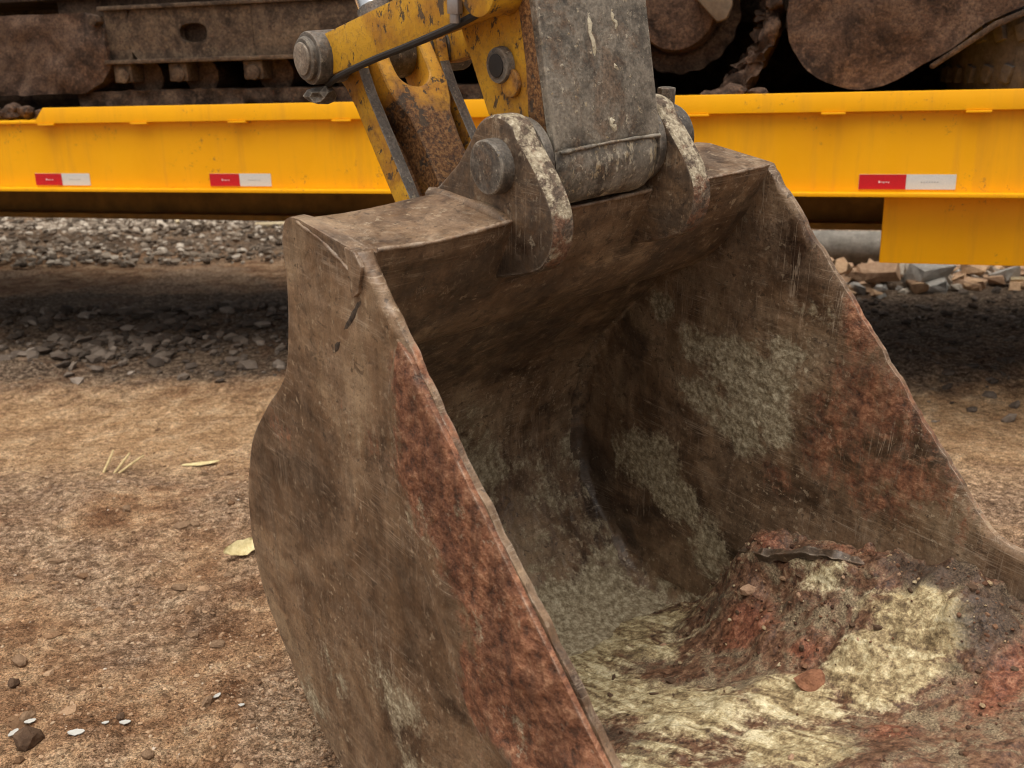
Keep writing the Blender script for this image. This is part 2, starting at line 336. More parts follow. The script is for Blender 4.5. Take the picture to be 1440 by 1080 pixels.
M_BUCKET = bucket_steel(); M_MUD = mud_mat(); M_GROUND = ground_mat()
M_TRAILER = trailer_yellow(); M_MACH = machine_mat('muddy_machine_iron', .7); M_MACH2 = machine_mat('rust_brown_iron', .72, 1.08)
M_MACHG = machine_mat('dusty_grey_iron', .82, .95)
M_ARMY = worn_yellow('chipped_yellow_paint', .42, .45); M_LINK = worn_yellow('rusty_yellow_paint', .58, .3, (.6, .3, .02))
M_EDGEW = worn_edge(); M_DARKRIM = grey_worn('dark_grey_rim', (.05, .042, .036), (.12, .1, .085), .0)
M_STICKF = grey_worn('scuffed_grey_plate', (.052, .043, .034), (.21, .182, .145)); M_PIN = grey_worn('greasy_pin_steel', (.05, .042, .035), (.13, .11, .09), .1)
M_BLACK = plain('black_rubber', (.022, .018, .016), .7); M_CHROME = plain('chromed_rod', (.75, .75, .74), .18, 1., 12, .05, .5)
M_RED = plain('red_reflective_film', (.5, .012, .02), .3, 0, 300, .15); M_WHITE = plain('white_reflective_film', (.6, .61, .6), .3, 0, 300, .1)
M_PRINT = plain('faded_print', (.75, .5, .5), .5); M_PRINTG = plain('faded_grey_print', (.36, .38, .4), .5)

# ------------------------------------------------------------------ ground
def gz(x, y):
    x = np.asarray(x, float); y = np.asarray(y, float)
    z = .045*fbm(x*.5, y*.5, 0, 3, 3) + .018*fbm(x*2.3, y*2.3, 0, 4, 9)
    path = np.exp(-((y-3.35+.06*x)/.42)**2)
    z = z*(1-.55*path) - .03*path + .03*np.exp(-((y-4.25+.1*x)/.25)**2)
    rough = .5+.7*ss(-.1, .5, vn(x*1.3, y*1.3, 0, 41))
    z = z + rough*(1-.45*path)*(.017*fbm(x*9, y*9, 0, 5, 21, .62) + .005*fbm(x*40, y*40, 0, 2, 31)) + .012*(1-.6*path)*ss(.1, .6, fbm(x*5, y*5, 0, 4, 35)) + .008*fbm(x*1.6+y*1.1, (y-.35*x)*9, 0, 4, 37)*ss(4.6, 3.9, y)
    near = np.exp(-(((x+.25)/.5)**2+((y-1.75)/.5)**2)); z = z - .02*near
    far = ss(10, 26, y); z = z + far*(.5*fbm(x*.08, y*.08, 0, 4, 77)+.25)
    return z - .012
def axis(dense0, dense1, step, lo, hi, g=1.09):
    a = list(np.arange(dense0, dense1, step)); s = step
    while a[-1] < hi: s *= g; a.append(a[-1]+s)
    s = step; b = []; c = dense0
    while c > lo: s *= g; c -= s; b.append(c)
    return np.array(b[::-1]+a)
gx = axis(-2.7, 3.2, .0155, -600, 600); gy = axis(1.15, 4.9, .0135, -300, 900)
X, Y = np.meshgrid(gx, gy, indexing='ij'); Z = gz(X, Y)
pathA = np.exp(-((Y-3.4+.06*X+.1*vn(X*1.2, Y*1.2, 0, 5))/.5)**2)*.9
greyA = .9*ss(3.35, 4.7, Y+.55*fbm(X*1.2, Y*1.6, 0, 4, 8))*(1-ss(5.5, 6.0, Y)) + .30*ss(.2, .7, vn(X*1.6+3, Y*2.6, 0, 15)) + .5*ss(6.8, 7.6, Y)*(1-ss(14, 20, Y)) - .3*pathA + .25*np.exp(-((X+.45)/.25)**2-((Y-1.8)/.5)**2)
ashA = np.zeros_like(X)
for (ax_, ay_, r_) in [(-1.37, 2.84, .13), (-1.27, 2.76, .12), (-1.08, 2.68, .1), (-1.01, 2.71, .08), (-1.05, 3.11, .12), (-1.7, 3.1, .2), (-.86, 2.3, .15)]:
    ashA = np.maximum(ashA, .75*np.exp(-((X-ax_)/r_)**2-((Y-ay_)/(r_*.8))**2))
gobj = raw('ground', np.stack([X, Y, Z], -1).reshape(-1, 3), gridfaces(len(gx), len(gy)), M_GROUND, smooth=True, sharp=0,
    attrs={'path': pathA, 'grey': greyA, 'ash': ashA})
tag(gobj, kind='structure')
hx = np.linspace(-90, 90, 90); hy = np.linspace(24, 70, 30); HX, HY = np.meshgrid(hx, hy, indexing='ij')
HZ = -.6+(4.5+2*fbm(HX*.06, HY*.06, 0, 4, 91))*ss(24, 42, HY)*(1-ss(60, 70, HY)*1.0)+.25*fbm(HX*.6, HY*.6, 0, 3, 13)
hill = raw('earth_bank', np.stack([HX, HY, HZ], -1).reshape(-1, 3), gridfaces(90, 30), chunk_mat('pink_earth', (.24, .14, .1), (.38, .25, .18), 1.2), sharp=0); tag(hill, kind='structure')

# loose stones -----------------------------------------------------
PHI = (1+5**.5)/2
ICO_V = np.array([(-1, PHI, 0), (1, PHI, 0), (-1, -PHI, 0), (1, -PHI, 0), (0, -1, PHI), (0, 1, PHI), (0, -1, -PHI), (0, 1, -PHI), (PHI, 0, -1), (PHI, 0, 1), (-PHI, 0, -1), (-PHI, 0, 1)])/math.sqrt(1+PHI*PHI)
ICO_F = np.array([(0, 11, 5), (0, 5, 1), (0, 1, 7), (0, 7, 10), (0, 10, 11), (1, 5, 9), (5, 11, 4), (11, 10, 2), (10, 7, 6), (7, 1, 8), (3, 9, 4), (3, 4, 2), (3, 2, 6), (3, 6, 8), (3, 8, 9), (4, 9, 5), (2, 4, 11), (6, 2, 10), (8, 6, 7), (9, 8, 1)])
def stones(name, pts, sizes, flat, mat, lift=.25, jag=.28, tone=None):
    n = len(pts); V = np.repeat(ICO_V[None], n, 0)*(1+rng.uniform(-jag, jag, (n, 12, 1)))
    V[:, :, 0] *= rng.uniform(.75, 1.35, (n, 1)); V[:, :, 2] *= np.asarray(flat)[:, None] if np.ndim(flat) else flat
    V *= (np.asarray(sizes)/2)[:, None, None]
    a = rng.uniform(0, 6.28, n); t = rng.normal(0, .35, n)
    x, y, z = V[:, :, 0], V[:, :, 1], V[:, :, 2]
    y, z = y*np.cos(t)[:, None]-z*np.sin(t)[:, None], y*np.sin(t)[:, None]+z*np.cos(t)[:, None]
    x, y = x*np.cos(a)[:, None]-y*np.sin(a)[:, None], x*np.sin(a)[:, None]+y*np.cos(a)[:, None]
    P = np.stack([x, y, z], -1)+np.asarray(pts)[:, None, :]; P[:, :, 2] += (np.asarray(sizes)*lift*.5)[:, None]
    F = (ICO_F[None]+12*np.arange(n)[:, None, None]).reshape(-1, 3)
    T = np.repeat(rng.uniform(0, 1, n) if tone is None else tone, 12)
    return raw(name, P.reshape(-1, 3), F, mat, smooth=False, attrs={'tone': T})
def scatter(n, x0, x1, y0, y1, keep=None):
    p = rng.uniform((x0, y0), (x1, y1), (n, 2))
    if keep is not None: p = p[rng.uniform(0, 1, len(p)) < keep(p[:, 0], p[:, 1])]
    return np.column_stack([p, gz(p[:, 0], p[:, 1])])
M_CRUMB = stone_mat('dirt_crumbs', [(0, (.10, .056, .032)), (.4, (.26, .155, .09)), (.8, (.40, .26, .16)), (.98, (.46, .34, .23)), (1, (.56, .48, .4))], 90)
M_GRAV = stone_mat('grey_gravel', [(0, (.06, .045, .033)), (.4, (.17, .132, .1)), (.75, (.30, .245, .19)), (1, (.55, .48, .4))], 50)
M_SLATE = stone_mat('dark_slate_rubble', [(0, (.05, .038, .03)), (.5, (.12, .093, .074)), (.9, (.19, .152, .122)), (1, (.34, .28, .23))], 40)
M_LUMP = stone_mat('dirt_lumps', [(0, (.12, .066, .036)), (.5, (.27, .16, .09)), (1, (.4, .265, .165))], 70, .9)
p = scatter(62000, -2.4, .3, 1.15, 3.3, lambda x, y: .25+.75*ss(-.2, .3, fbm(x*2.2, y*2.2, 0, 3, 63)) + .5*np.exp(-((x+.45)/.3)**2))
tag(stones('dirt_crumbs', p, .0026+.009*rng.power(.25, len(p)), .65, M_CRUMB, .1, .38), 'fine loose crumbs of brown soil strewn over the foreground dirt', 'dirt', kind='stuff')
p = scatter(1500, -2.3, .2, 1.3, 3.6, lambda x, y: .1+.9*ss(0, .4, fbm(x*1.8, y*1.8, 0, 3, 67)) + .6*np.exp(-((x+.45)/.3)**2))
tag(stones('dirt_lumps', p, .009+.028*rng.power(.3, len(p)), .6, M_LUMP, -.1, .36), 'brown lumps of broken dirt half sunk in the foreground ground', 'dirt', kind='stuff')
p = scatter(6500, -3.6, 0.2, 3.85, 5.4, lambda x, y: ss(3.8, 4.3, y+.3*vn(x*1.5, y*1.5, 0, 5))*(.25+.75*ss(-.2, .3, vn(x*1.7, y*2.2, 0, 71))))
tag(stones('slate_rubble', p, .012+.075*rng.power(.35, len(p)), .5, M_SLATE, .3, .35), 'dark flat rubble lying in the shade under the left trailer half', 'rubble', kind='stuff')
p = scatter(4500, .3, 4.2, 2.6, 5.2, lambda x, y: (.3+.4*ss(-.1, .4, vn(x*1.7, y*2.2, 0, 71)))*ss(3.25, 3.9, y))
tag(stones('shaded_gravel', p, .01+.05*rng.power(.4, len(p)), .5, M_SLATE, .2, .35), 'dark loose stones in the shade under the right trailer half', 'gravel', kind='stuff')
def heapz(x, y): return .16*np.exp(-((y-8.4-.15*x)/.9)**2)*(.6+.4*vn(x*.7, y*.7, 0, 55))*ss(1, -.2, x)
p = scatter(26000, -7.5, .3, 6.7, 10.2, lambda x, y: ss(6.6, 7.3, y+.3*vn(x*.8, y*.8, 0, 4))*(.3+.7*ss(-.35, .15, fbm(x*1.1, y*1.6, 0, 3, 44))))
p[:, 2] += heapz(p[:, 0], p[:, 1])
tag(stones('gravel_spread', p, .015+.055*rng.power(.5, len(p)), .6, M_GRAV, .3, .35), 'pale grey broken gravel spread behind the yellow trailer, left', 'gravel', kind='stuff')

# ------------------------------------------------------------------ trailer frame: s to the right, n away, z up
TP = Vector((1.29648976, 3.22864371, 0)); TS = Vector((.960717758, -.277527275, 0)); TN = Vector((.27752728, .96071776, 0))
TM = Matrix.Identity(4)
for i in range(3): TM[i][0] = TS[i]; TM[i][1] = TN[i]; TM[i][2] = (0, 0, 1)[i]; TM[i][3] = TP[i]
def tw(s, n, z): return TM @ Vector((s, n, z))
tr = empty('flatbed_trailer', TM); tag(tr, 'long yellow low flatbed trailer behind the bucket, carrying muddy tracked machinery', 'trailer')
S0, S1 = -7.5, 5.2
MB().box((S0, .035, .792), (S1, .05, 1.047)).build('side_web', M_TRAILER, tr)
MB().box((S0, .0, .778), (S1, .16, .7915)).build('bottom_flange', M_TRAILER, tr, .003)
MB().prism([(-3.325, 1.0475), (S1, 1.0475), (S1, 1.108), (-3.27, 1.108)], .0, .014).build('top_rail', M_TRAILER, tr, .003)
MB().box((S0, .012, 1.0475), (S1, .9, 1.0585)).build('deck_edge', M_TRAILER, tr, .002)
MB().box((S0, .9, 1.046), (S1, 2.1, 1.0575)).build('deck_plate', plain('worn_deck_steel', (.11, .08, .055), .8, 0, 9, .5), tr)
for k, s in enumerate(np.arange(-3.3, 2.0, .43)):
    MB().box((s, -.006, 1.040), (s+.075, .012, 1.0468)).build('lashing_tab', M_TRAILER, tr, .002)
for s0, s1 in [(-3.385, -3.122), (-2.568, -2.302), (-.157, .138), (-5.6, -5.31), (2.4, 2.69)]:
    tp = MB().box((s0, .0325, .80), (s1, .0348, .848)).build('reflective_tape', M_WHITE, tr)
    mid = s0+(s1-s0)*.49
    MB().box((s0+.0005, .0305, .8005), (mid, .0324, .8475)).build('red_panel', M_RED, tp)
    c = (s0+mid)/2; b = MB()
    for i, (a, l) in enumerate([(-.012, .006), (-.004, .004), (.002, .005), (.009, .007), (.018, .004)]): b.box((c+a, .0298, .8205+.0015*(i % 2)), (c+a+l, .0303, .8245+.003*(i == 0)))
    b.build('print_mark', M_PRINT, tp, smooth=False)
    c = (s1+mid)/2; b = MB()
    for i in range(7): b.box((c-.03+i*.008, .0318, .822), (c-.0255+i*.008, .0323, .825))
    b.build('print_mark', M_PRINTG, tp, smooth=False)
MB().box((-.066, .125, .54), (1.9, .142, .776)).box((-.060, .1425, .543), (1.9, .2, .555)).build('skirt_panel', M_TRAILER, tr, .005)
M_SHADED = plain('shade_darkened_yellow', (.2, .105, .018), .8, 0, 8, .4)  # trailer yellow darkened in the paint for the shade under the deck
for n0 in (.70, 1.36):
    MB().box((S0, n0, .60), (S1, n0+.016, 1.04)).box((S0, n0-.07, .575), (S1, n0+.09, .5995)).build('main_beam', M_SHADED, tr)
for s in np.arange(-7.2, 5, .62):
    MB().prism([(.055, 1.04), (.055, .83), (.69, .70), (.69, 1.04)], s, s+.012, 'x').build('cross_bracket', M_SHADED, tr)
MB().box((S0, 2.05, .80), (S1, 2.07, 1.045)).box((S0, 1.96, .785), (S1, 2.1, .7995)).build('far_side_web', M_TRAILER, tr)
for s in (3.1, 4.1):
    for n0 in (.15, 1.7):
        wh = MB().cyl((s, n0, .43), (s, n0+.28, .43), .42, n=40).build('wheel', M_BLACK, tr, .04)
        MB().cyl((s, n0-.006, .43), (s, n0+.02, .43), .23, .18, 24).build('rim', M_MACHG, wh, .01)
    MB().cyl((s, .3, .43), (s, 1.8, .43), .06).build('axle', M_MACH, tr)
for n0 in (.4, 1.6):
    MB().box((-6.9, n0, .03), (-6.78, n0+.12, 1.03)).box((-7., n0-.08, .0), (-6.68, n0+.2, .03)).build('landing_leg', M_TRAILER, tr, .006)

# ------------------------------------------------------------------ tracked undercarriage standing on the deck
DK = 1.0590
um = empty('crawler_undercarriage', TM); tag(um, 'mud-caked brown crawler track frame with rollers standing on the yellow trailer', 'crawler')
def lumpy(name, poly, n0, n1, mat, parent, amp=.012, js=9, res=.022, seed=3):
    # closed slab following an outline in the s-z plane with a caked, uneven near face
    P = np.array(poly); lo = P.min(0); hi = P.max(0); b = bmesh.new()
    vs = [b.verts.new((q[0], n0, q[1])) for q in poly]; f = b.faces.new(vs)
    r = bmesh.ops.extrude_face_region(b, geom=[f]); ev = [v for v in r['geom'] if isinstance(v, bmesh.types.BMVert)]
    for v in ev: v.co.y = n1
    for axis_, a, c in ((0, lo[0], hi[0]), (2, lo[1], hi[1])):
        for x in np.arange(a+res, c, res):
            co = [0, 0, 0]; co[axis_] = x; no = [0, 0, 0]; no[axis_] = 1
            bmesh.ops.bisect_plane(b, geom=b.verts[:]+b.edges[:]+b.faces[:], plane_co=co, plane_no=no, dist=1e-5)
    bmesh.ops.recalc_face_normals(b, faces=b.faces)
    Q = np.array([v.co[:] for v in b.verts]); d = fbm(Q[:, 0]*js, Q[:, 1]*js, Q[:, 2]*js, 4, seed, .6); d2 = fbm(Q[:, 0]*js*2, Q[:, 1]*js*2, Q[:, 2]*js*2, 3, seed+5)
    for v, k, k2 in zip(b.verts, d, d2):
        if abs(v.co.y-n0) < 1e-4: v.co.y += amp*k*1.6
        v.co.x += amp*.5*k2; v.co.z = max(v.co.z+amp*.5*k, DK+.002)
    me = bpy.data.meshes.new(name); b.to_mesh(me); b.free(); me.materials.append(mat)
    me.polygons.foreach_set('use_smooth', [True]*len(me.polygons)); me.set_sharp_from_angle(angle=math.radians(50))
    return link(bpy.data.objects.new(name, me), parent)
# track frame: plate with an oval opening (plate built round the hole)
def holed_plate(name, s0, s1, z0, z1, hc, hr, n0, n1, mat, parent):
    b = MB(); k = 28
    inn = [(hc[0]+hr[0]*np.sign(math.cos(t))*abs(math.cos(t))**.7, hc[1]+hr[1]*np.sign(math.sin(t))*abs(math.sin(t))**.7) for t in np.linspace(0, 2*math.pi, k, endpoint=False)]
    def toedge(p):
        dx, dz = p[0]-hc[0], p[1]-hc[1]; t = min(((s1 if dx > 0 else s0)-hc[0])/dx if abs(dx) > 1e-6 else 9e9, ((z1 if dz > 0 else z0)-hc[1])/dz if abs(dz) > 1e-6 else 9e9); return (hc[0]+dx*t, hc[1]+dz*t)
    o = [toedge(p) for p in inn]
    for i in range(k):
        j = (i+1) % k
        V = [[b.b.verts.new((q[0], h, q[1])) for q in (inn[i], inn[j], o[j], o[i])] for h in (n0, n1)]
        for fc in ((0, 1, 2, 3),):
            b.b.faces.new([V[0][x] for x in fc]); b.b.faces.new([V[1][x] for x in fc[::-1]])
        b.b.faces.new((V[0][1], V[0][0], V[1][0], V[1][1])); b.b.faces.new((V[0][3], V[0][2], V[1][2], V[1][3]))
    bmesh.ops.remove_doubles(b.b, verts=b.b.verts, dist=1e-5)
    return b.build(name, mat, parent, smooth=False)
holed_plate('frame_plate', -3.0, -2.44, 1.285, 1.476, (-2.705, 1.379), (.062, .036), .25, .285, M_MACHG, um)
MB().box((-2.4395, .25, 1.285), (-1.15, .285, 1.476)).box((-3.11, .252, 1.285), (-3.0005, .285, 1.476)).build('frame_plate', M_MACHG, um, .004)
MB().box((-3.12, .225, 1.268), (-1.15, .33, 1.2845)).build('frame_flange', M_MACHG, um, .004)
MB().box((-3.12, .30, 1.30), (-1.15, .34, 1.46)).box((-3.4, .34, 1.30), (-.9, .66, 1.60)).build('frame_core', M_MACH, um, .01)
MB().box((-3.13, .235, 1.4765), (-1.15, .30, 1.492)).build('top_flange', M_MACHG, um, .004)
lumpy('idler_guard', [(-4.6, 1.16), (-3.24, 1.155), (-3.15, 1.2), (-3.10, 1.26), (-3.11, 1.4), (-3.2, 1.47), (-3.5, 1.475), (-4.6, 1.5)], .235, .34, M_MACH2, um, .02)
MB().cyl((-3.14, .21, 1.44), (-3.14, .26, 1.44), .024, n=6).build('bolt', M_MACH, um, .003)
for s in (-3.05, -2.79, -2.45, -2.12, -1.80, -1.48, -1.2):
    rl = MB().cyl((s+.05, .34, 1.214), (s+.05, .58, 1.214), .066, n=24).cyl((s+.05, .33, 1.214), (s+.05, .345, 1.214), .078, n=24).build('track_roller', M_MACH, um, .006)
    MB().box((s-.045, .245, 1.195), (s+.04, .33, 1.2675)).cyl((s, .235, 1.222), (s, .26, 1.222), .03, n=20).build('roller_cap', M_MACHG, rl, .007)
lumpy('track_chain', [(-3.3, 1.165), (-3.3, 1.095), (-.9, 1.095), (-.9, 1.155)], .27, .62, M_MACH, um, .018, 22)
for i, s in enumerate(np.arange(-4.7, -.55, .115)):
    MB().box((s, .16+.01*math.sin(i*2.1), DK+.0005), (s+.1, .74, DK+.033)).build('track_shoe', M_MACH, um, .004, jitter=.006)
# drive sprocket, its hub drum and the track wrapped round it
SCX, SCZ = -.80, 1.392
b = MB(); b.prism([(SCX+(.215 if k % 4 < 2 else .222)*math.cos(2*math.pi*k/72), SCZ+(.215 if k % 4 < 2 else .222)*math.sin(2*math.pi*k/72)) for k in range(72)], .44, .47)
b.build('drive_sprocket', M_MACH, um, .004)
MB().cyl((SCX, .33, SCZ), (SCX, .44, SCZ), .137, .15, 48).build('hub_drum', M_MACH2, um, .012, jitter=.004)
MB().cyl((SCX, .44, SCZ), (SCX, .62, SCZ), .17, n=40).build('final_drive', M_MACH, um, .012)
MB().prism([(-.735, 1.43), (-.655, 1.345), (-.62, 1.352), (-.60, 1.40), (-.61, 1.55), (-.72, 1.56)], .28, .34).build('guard_bracket', plain('dusty_tan_iron', (.13, .095, .065), .85, 0, 30, .35), um, .008, jitter=.006)
for i in range(22):
    a = math.radians(-84+i*11.2); r = .338; c = Vector((SCX+r*math.cos(a), 0, SCZ+r*math.sin(a)))
    if c.z < DK+.045: continue
    R3 = Matrix.Rotation(-(a+math.pi/2), 3, 'Y'); d = R3 @ Vector((0, 0, 1))
    b = MB(); b.box((c.x-.040, .30+.012*math.sin(i*3.7), c.z-.026), (c.x+.040, .70, c.z+.026), R3); b.box((c.x-.02-.03*math.cos(a), .36, c.z-.02-.03*math.sin(a)), (c.x+.02-.03*math.cos(a), .56, c.z+.02-.03*math.sin(a)), R3)
    bmesh.ops.subdivide_edges(b.b, edges=b.b.edges[:], cuts=4, use_grid_fill=True)
    b.build('track_shoe', M_MACH2, um, 0, jitter=.034, js=30, sharp=60)
# chassis and body above the frame (out of the picture, added to darken gaps)
MB().box((-4.6, .30, 1.53), (-.55, .75, 1.72)).build('return_track', M_MACH, um, .02, jitter=.01)
MB().prism([(-4.9, 1.35), (1.3, 1.35), (1.4, 1.75), (.9, 2.1), (-4.4, 2.1), (-5, 1.75)], .78, 1.6).build('chassis', M_MACH, um, .04)
MB().box((-4.3, .7, 2.1), (.7, 1.9, 2.95)).build('machine_body', plain('dusty_brown_paint', (.16, .11, .06), .7, 0, 6, .3), um, .06)
MB().box((-5.2, 1.5, DK+.0005), (1.3, 2.0, 1.6)).build('far_track', M_MACH, um, .12, 3)
# second load: rounded rusty bucket lying on the deck
rb = empty('loaded_digger_bucket', TM); tag(rb, 'rounded dark brown digger bucket lying on the trailer deck, right', 'bucket')
out = [(-.36, 2.0), (-.413, 1.45), (-.408, 1.29), (-.36, 1.20), (-.29, 1.145), (-.207, 1.112), (-.15, 1.108), (-.092, 1.119), (-.03, 1.145), (.03, 1.183), (.12, 1.243), (.222, 1.315), (.34, 1.375), (.42, 1.5), (.5, 2.0)]
lumpy('side_plate', [tuple(q) for q in spline(out, 60)], .26, .30, M_MACH2, rb, .016, 6, .03, 8)
sp = spline(out, 70)[6:-6]; V = []; 
for q in sp:
    d = np.array([.1, 1.55])-q; d = d/np.linalg.norm(d); V += [(q[0]+d[0]*.005, .301, max(q[1], DK+.004)), (q[0]+d[0]*.005, 1.15, max(q[1], DK+.004)), (q[0]+d[0]*.03, 1.15, q[1]+d[1]*.03), (q[0]+d[0]*.03, .301, q[1]+d[1]*.03)]
raw('back_shell', np.array(V), gridfaces(len(sp), 4, wrap=True), M_MACH, rb)
MB().prism([(.05, 1.185), (.235, 1.31), (.40, 1.385), (.42, 1.370), (.245, 1.293), (.062, 1.172)], .246, .258).build('edge_strip', M_MACH, rb, .006, jitter=.008)
lumpy('side_plate', [tuple(q) for q in spline(out, 40)], 1.155, 1.19, M_MACH, rb, .01, 6, .06, 12)
# tyre lying behind it
ty = empty('old_tyre', TM @ Matrix.Translation((.72, .75, DK+.005))); tag(ty, 'worn dusty grey tyre lying on the deck right of the brown bucket', 'tyre')
ring = [(.30, .03), (.34, .0), (.50, .0), (.545, .03), (.56, .1), (.56, .2), (.545, .27), (.50, .3), (.34, .3), (.30, .27), (.29, .15)]
k = 56; V = [(r*math.cos(2*math.pi*i/k), r*math.sin(2*math.pi*i/k), z) for i in range(k) for r, z in ring]
F = gridfaces(k, len(ring), wrap=True).tolist()+[[(k-1)*len(ring)+j, j, (j+1) % len(ring), (k-1)*len(ring)+(j+1) % len(ring)] for j in range(len(ring))]
M_TYRE = chunk_mat('dusty_tyre_rubber', (.06, .05, .045), (.13, .11, .095), 22)
raw('tyre_body', V, F, M_TYRE, ty)
lug = MB().box((-.012, -.018, -.028), (.012, .018, .028)).build('tread_block', M_TYRE, ty, .004)
lug.matrix_local = Matrix.Translation((.565, 0, .15))
for i in range(1, 84):
    c = lug.copy(); COL.objects.link(c); c.parent = ty; a = 2*math.pi*(i//2)/42 + (.07 if i % 2 else 0)
    c.matrix_local = Matrix.Rotation(a, 4, 'Z') @ Matrix.Translation((.563, 0, .215 if i % 2 else .085)) @ Matrix.Rotation(.35 if i % 2 else -.35, 4, 'X')
# soil lumps on the deck
def clod_mesh(name, size, seed, mat, flat=.75, sub=2, jag=.3):
    b = bmesh.new(); bmesh.ops.create_icosphere(b, subdivisions=sub, radius=.5)
    P = np.array([v.co[:] for v in b.verts]); f = 1+jag*fbm(P[:, 0]*2.5+seed, P[:, 1]*2.5, P[:, 2]*2.5, 3, seed)*2
    for v, k_ in zip(b.verts, f): v.co *= k_*size; v.co.z *= flat
    lo = min(v.co.z for v in b.verts)
    for v in b.verts: v.co.z -= lo
    me = bpy.data.meshes.new(name); b.to_mesh(me); b.free(); me.materials.append(mat); return me
cm = [clod_mesh('soil_clod', .1, s, M_MACH2) for s in (3, 8, 14)]
for i, (s, n0, sc) in enumerate([(-3.62, .10, .8), (-3.52, .12, .9), (-3.43, .10, .7), (-3.70, .12, 1.), (-3.80, .09, .8), (-3.56, .06, .5), (-3.37, .13, .6)]):
    o = bpy.data.objects.new('soil_clod', cm[i % 3]); COL.objects.link(o); o.location = tw(s, n0, DK-.002); o.scale = (sc,)*3; o.rotation_euler = (0, 0, i*1.7)
    tag(o, 'muddy soil lump beside the track, left end of the trailer deck', 'soil lump', 'soil lumps on the trailer deck left')
for i, (s, n0, sc) in enumerate([(-.66, .2, .9), (-.58, .17, 1.05), (-.50, .2, .8), (-.62, .1, .5), (-.45, .14, .55), (-.72, .13, .45)]):
    o = bpy.data.objects.new('soil_clod', cm[i % 3]); COL.objects.link(o); o.location = tw(s, n0, DK-.002); o.scale = (sc,)*3; o.rotation_euler = (0, 0, i*1.7)
    tag(o, 'muddy soil lump fallen under the drive sprocket on the trailer deck', 'soil lump', 'soil lumps under the sprocket')

# ------------------------------------------------------------------ behind the trailer: pipe, rubble, sticks
pp = empty('concrete_pipe', Matrix.Translation((2.25, 6.12, gz(2.25, 6.12)+.1)) @ Matrix.Rotation(-.24, 4, 'Z')); tag(pp, 'long grey pipe lying on the ground behind the yellow skirt panel', 'pipe')
M_PIPE = chunk_mat('grey_pipe', (.17, .155, .135), (.3, .275, .24), 14)
b = MB().cyl((-1.6, 0, 0), (2.6, 0, 0), .105, n=36, cap=False).cyl((-1.6, 0, 0), (2.6, 0, 0), .085, n=36, cap=False); b.build('pipe_wall', M_PIPE, pp)
MB().cyl((-1.62, 0, 0), (-1.45, 0, 0), .12, n=36).build('collar', M_PIPE, pp, .006)
BR = [chunk_mat('broken_brick', (.34, .2, .12), (.56, .38, .25)), chunk_mat('grey_concrete', (.3, .28, .25), (.46, .43, .39)), chunk_mat('pale_tile', (.5, .42, .33), (.7, .62, .52)), chunk_mat('orange_brick', (.42, .25, .14), (.66, .45, .28))]
def chunk_mesh(name, dims, mat, seed):
    r = random.Random(seed); b = MB().box((-dims[0]/2, -dims[1]/2, 0), (dims[0]/2, dims[1]/2, dims[2]))
    for v in b.b.verts: v.co += Vector((r.uniform(-.28, .28)*dims[0], r.uniform(-.28, .28)*dims[1], r.uniform(-.2, .25)*dims[2]))
    bmesh.ops.convex_hull(b.b, input=b.b.verts[:])
    bmesh.ops.recalc_face_normals(b.b, faces=b.b.faces); bmesh.ops.subdivide_edges(b.b, edges=b.b.edges[:], cuts=1, use_grid_fill=True)
    for v in b.b.verts: v.co += Vector((r.uniform(-1, 1), r.uniform(-1, 1), r.uniform(-1, 1)))*min(dims)*.09
    me = bpy.data.meshes.new(name); b.b.to_mesh(me); b.b.free(); me.materials.append(mat); return me
CH = [chunk_mesh('rubble', (.17, .12, .07), BR[k % 4], 100+k) for k in range(12)]
def chunk(name, me, x, y, z, sc, rz, lab, cat, grp=None, tilt=(0, 0)):
    o = bpy.data.objects.new(name, me); COL.objects.link(o); o.location = (x, y, float(gz(x, y))+z); o.scale = (sc,)*3 if not isinstance(sc, tuple) else sc; o.rotation_euler = (tilt[0], tilt[1], rz); return tag(o, lab, cat, grp)
big = [(1.90, 5.62, .06, 0.8, 3, 'pinkish broken brick beside the slanting bucket edge, under the pipe', .3), (2.08, 5.55, .05, 1.0, 0, 'large tan brick chunk in the rubble left below the yellow skirt panel', -.4),
       (2.32, 5.45, .05, 1.15, 1, 'large grey concrete lump in the middle of the brick rubble', .15), (2.36, 5.62, .06, 0.9, 2, 'pale slab on top of the grey concrete lump', .3),
       (2.60, 5.5, .06, 0.85, 3, 'orange brick chunk right of the grey concrete lump', .9), (2.98, 5.45, .06, 0.9, 0, 'brown brick chunk in the rubble at the right picture edge', .2)]
for k, (x, y, z, sc, mi, lab, rz) in enumerate(big): chunk('brick_chunk' if mi != 1 else 'concrete_chunk', CH[mi], x, y, z, sc, rz, lab, 'rubble', None, (.25, -.2))
r = random.Random(5)
for k in range(240):
    x = r.uniform(1.5, 3.7); y = 5.2+r.random()*.8; z = max(0, .05*(1-abs(y-5.65)/.4))
    mi = r.choice([0, 3, 3, 2, 1, 0]) + 4*r.randrange(3)
    chunk('brick_chunk', CH[mi], x, y, z*r.random(), r.uniform(.22, .75), r.uniform(0, 6.3), ['small brown broken brick', 'small grey concrete piece', 'small pale tile piece', 'small orange broken brick'][mi % 4]+' in the rubble behind the yellow skirt panel', 'rubble', ['small brown bricks', 'small concrete pieces', 'small pale tiles', 'small orange bricks'][mi % 4]+' in the rubble', (r.uniform(-.4, .4), r.uniform(-.4, .4)))
M_WOOD = chunk_mat('pale_wood', (.42, .33, .2), (.6, .5, .34), 20)
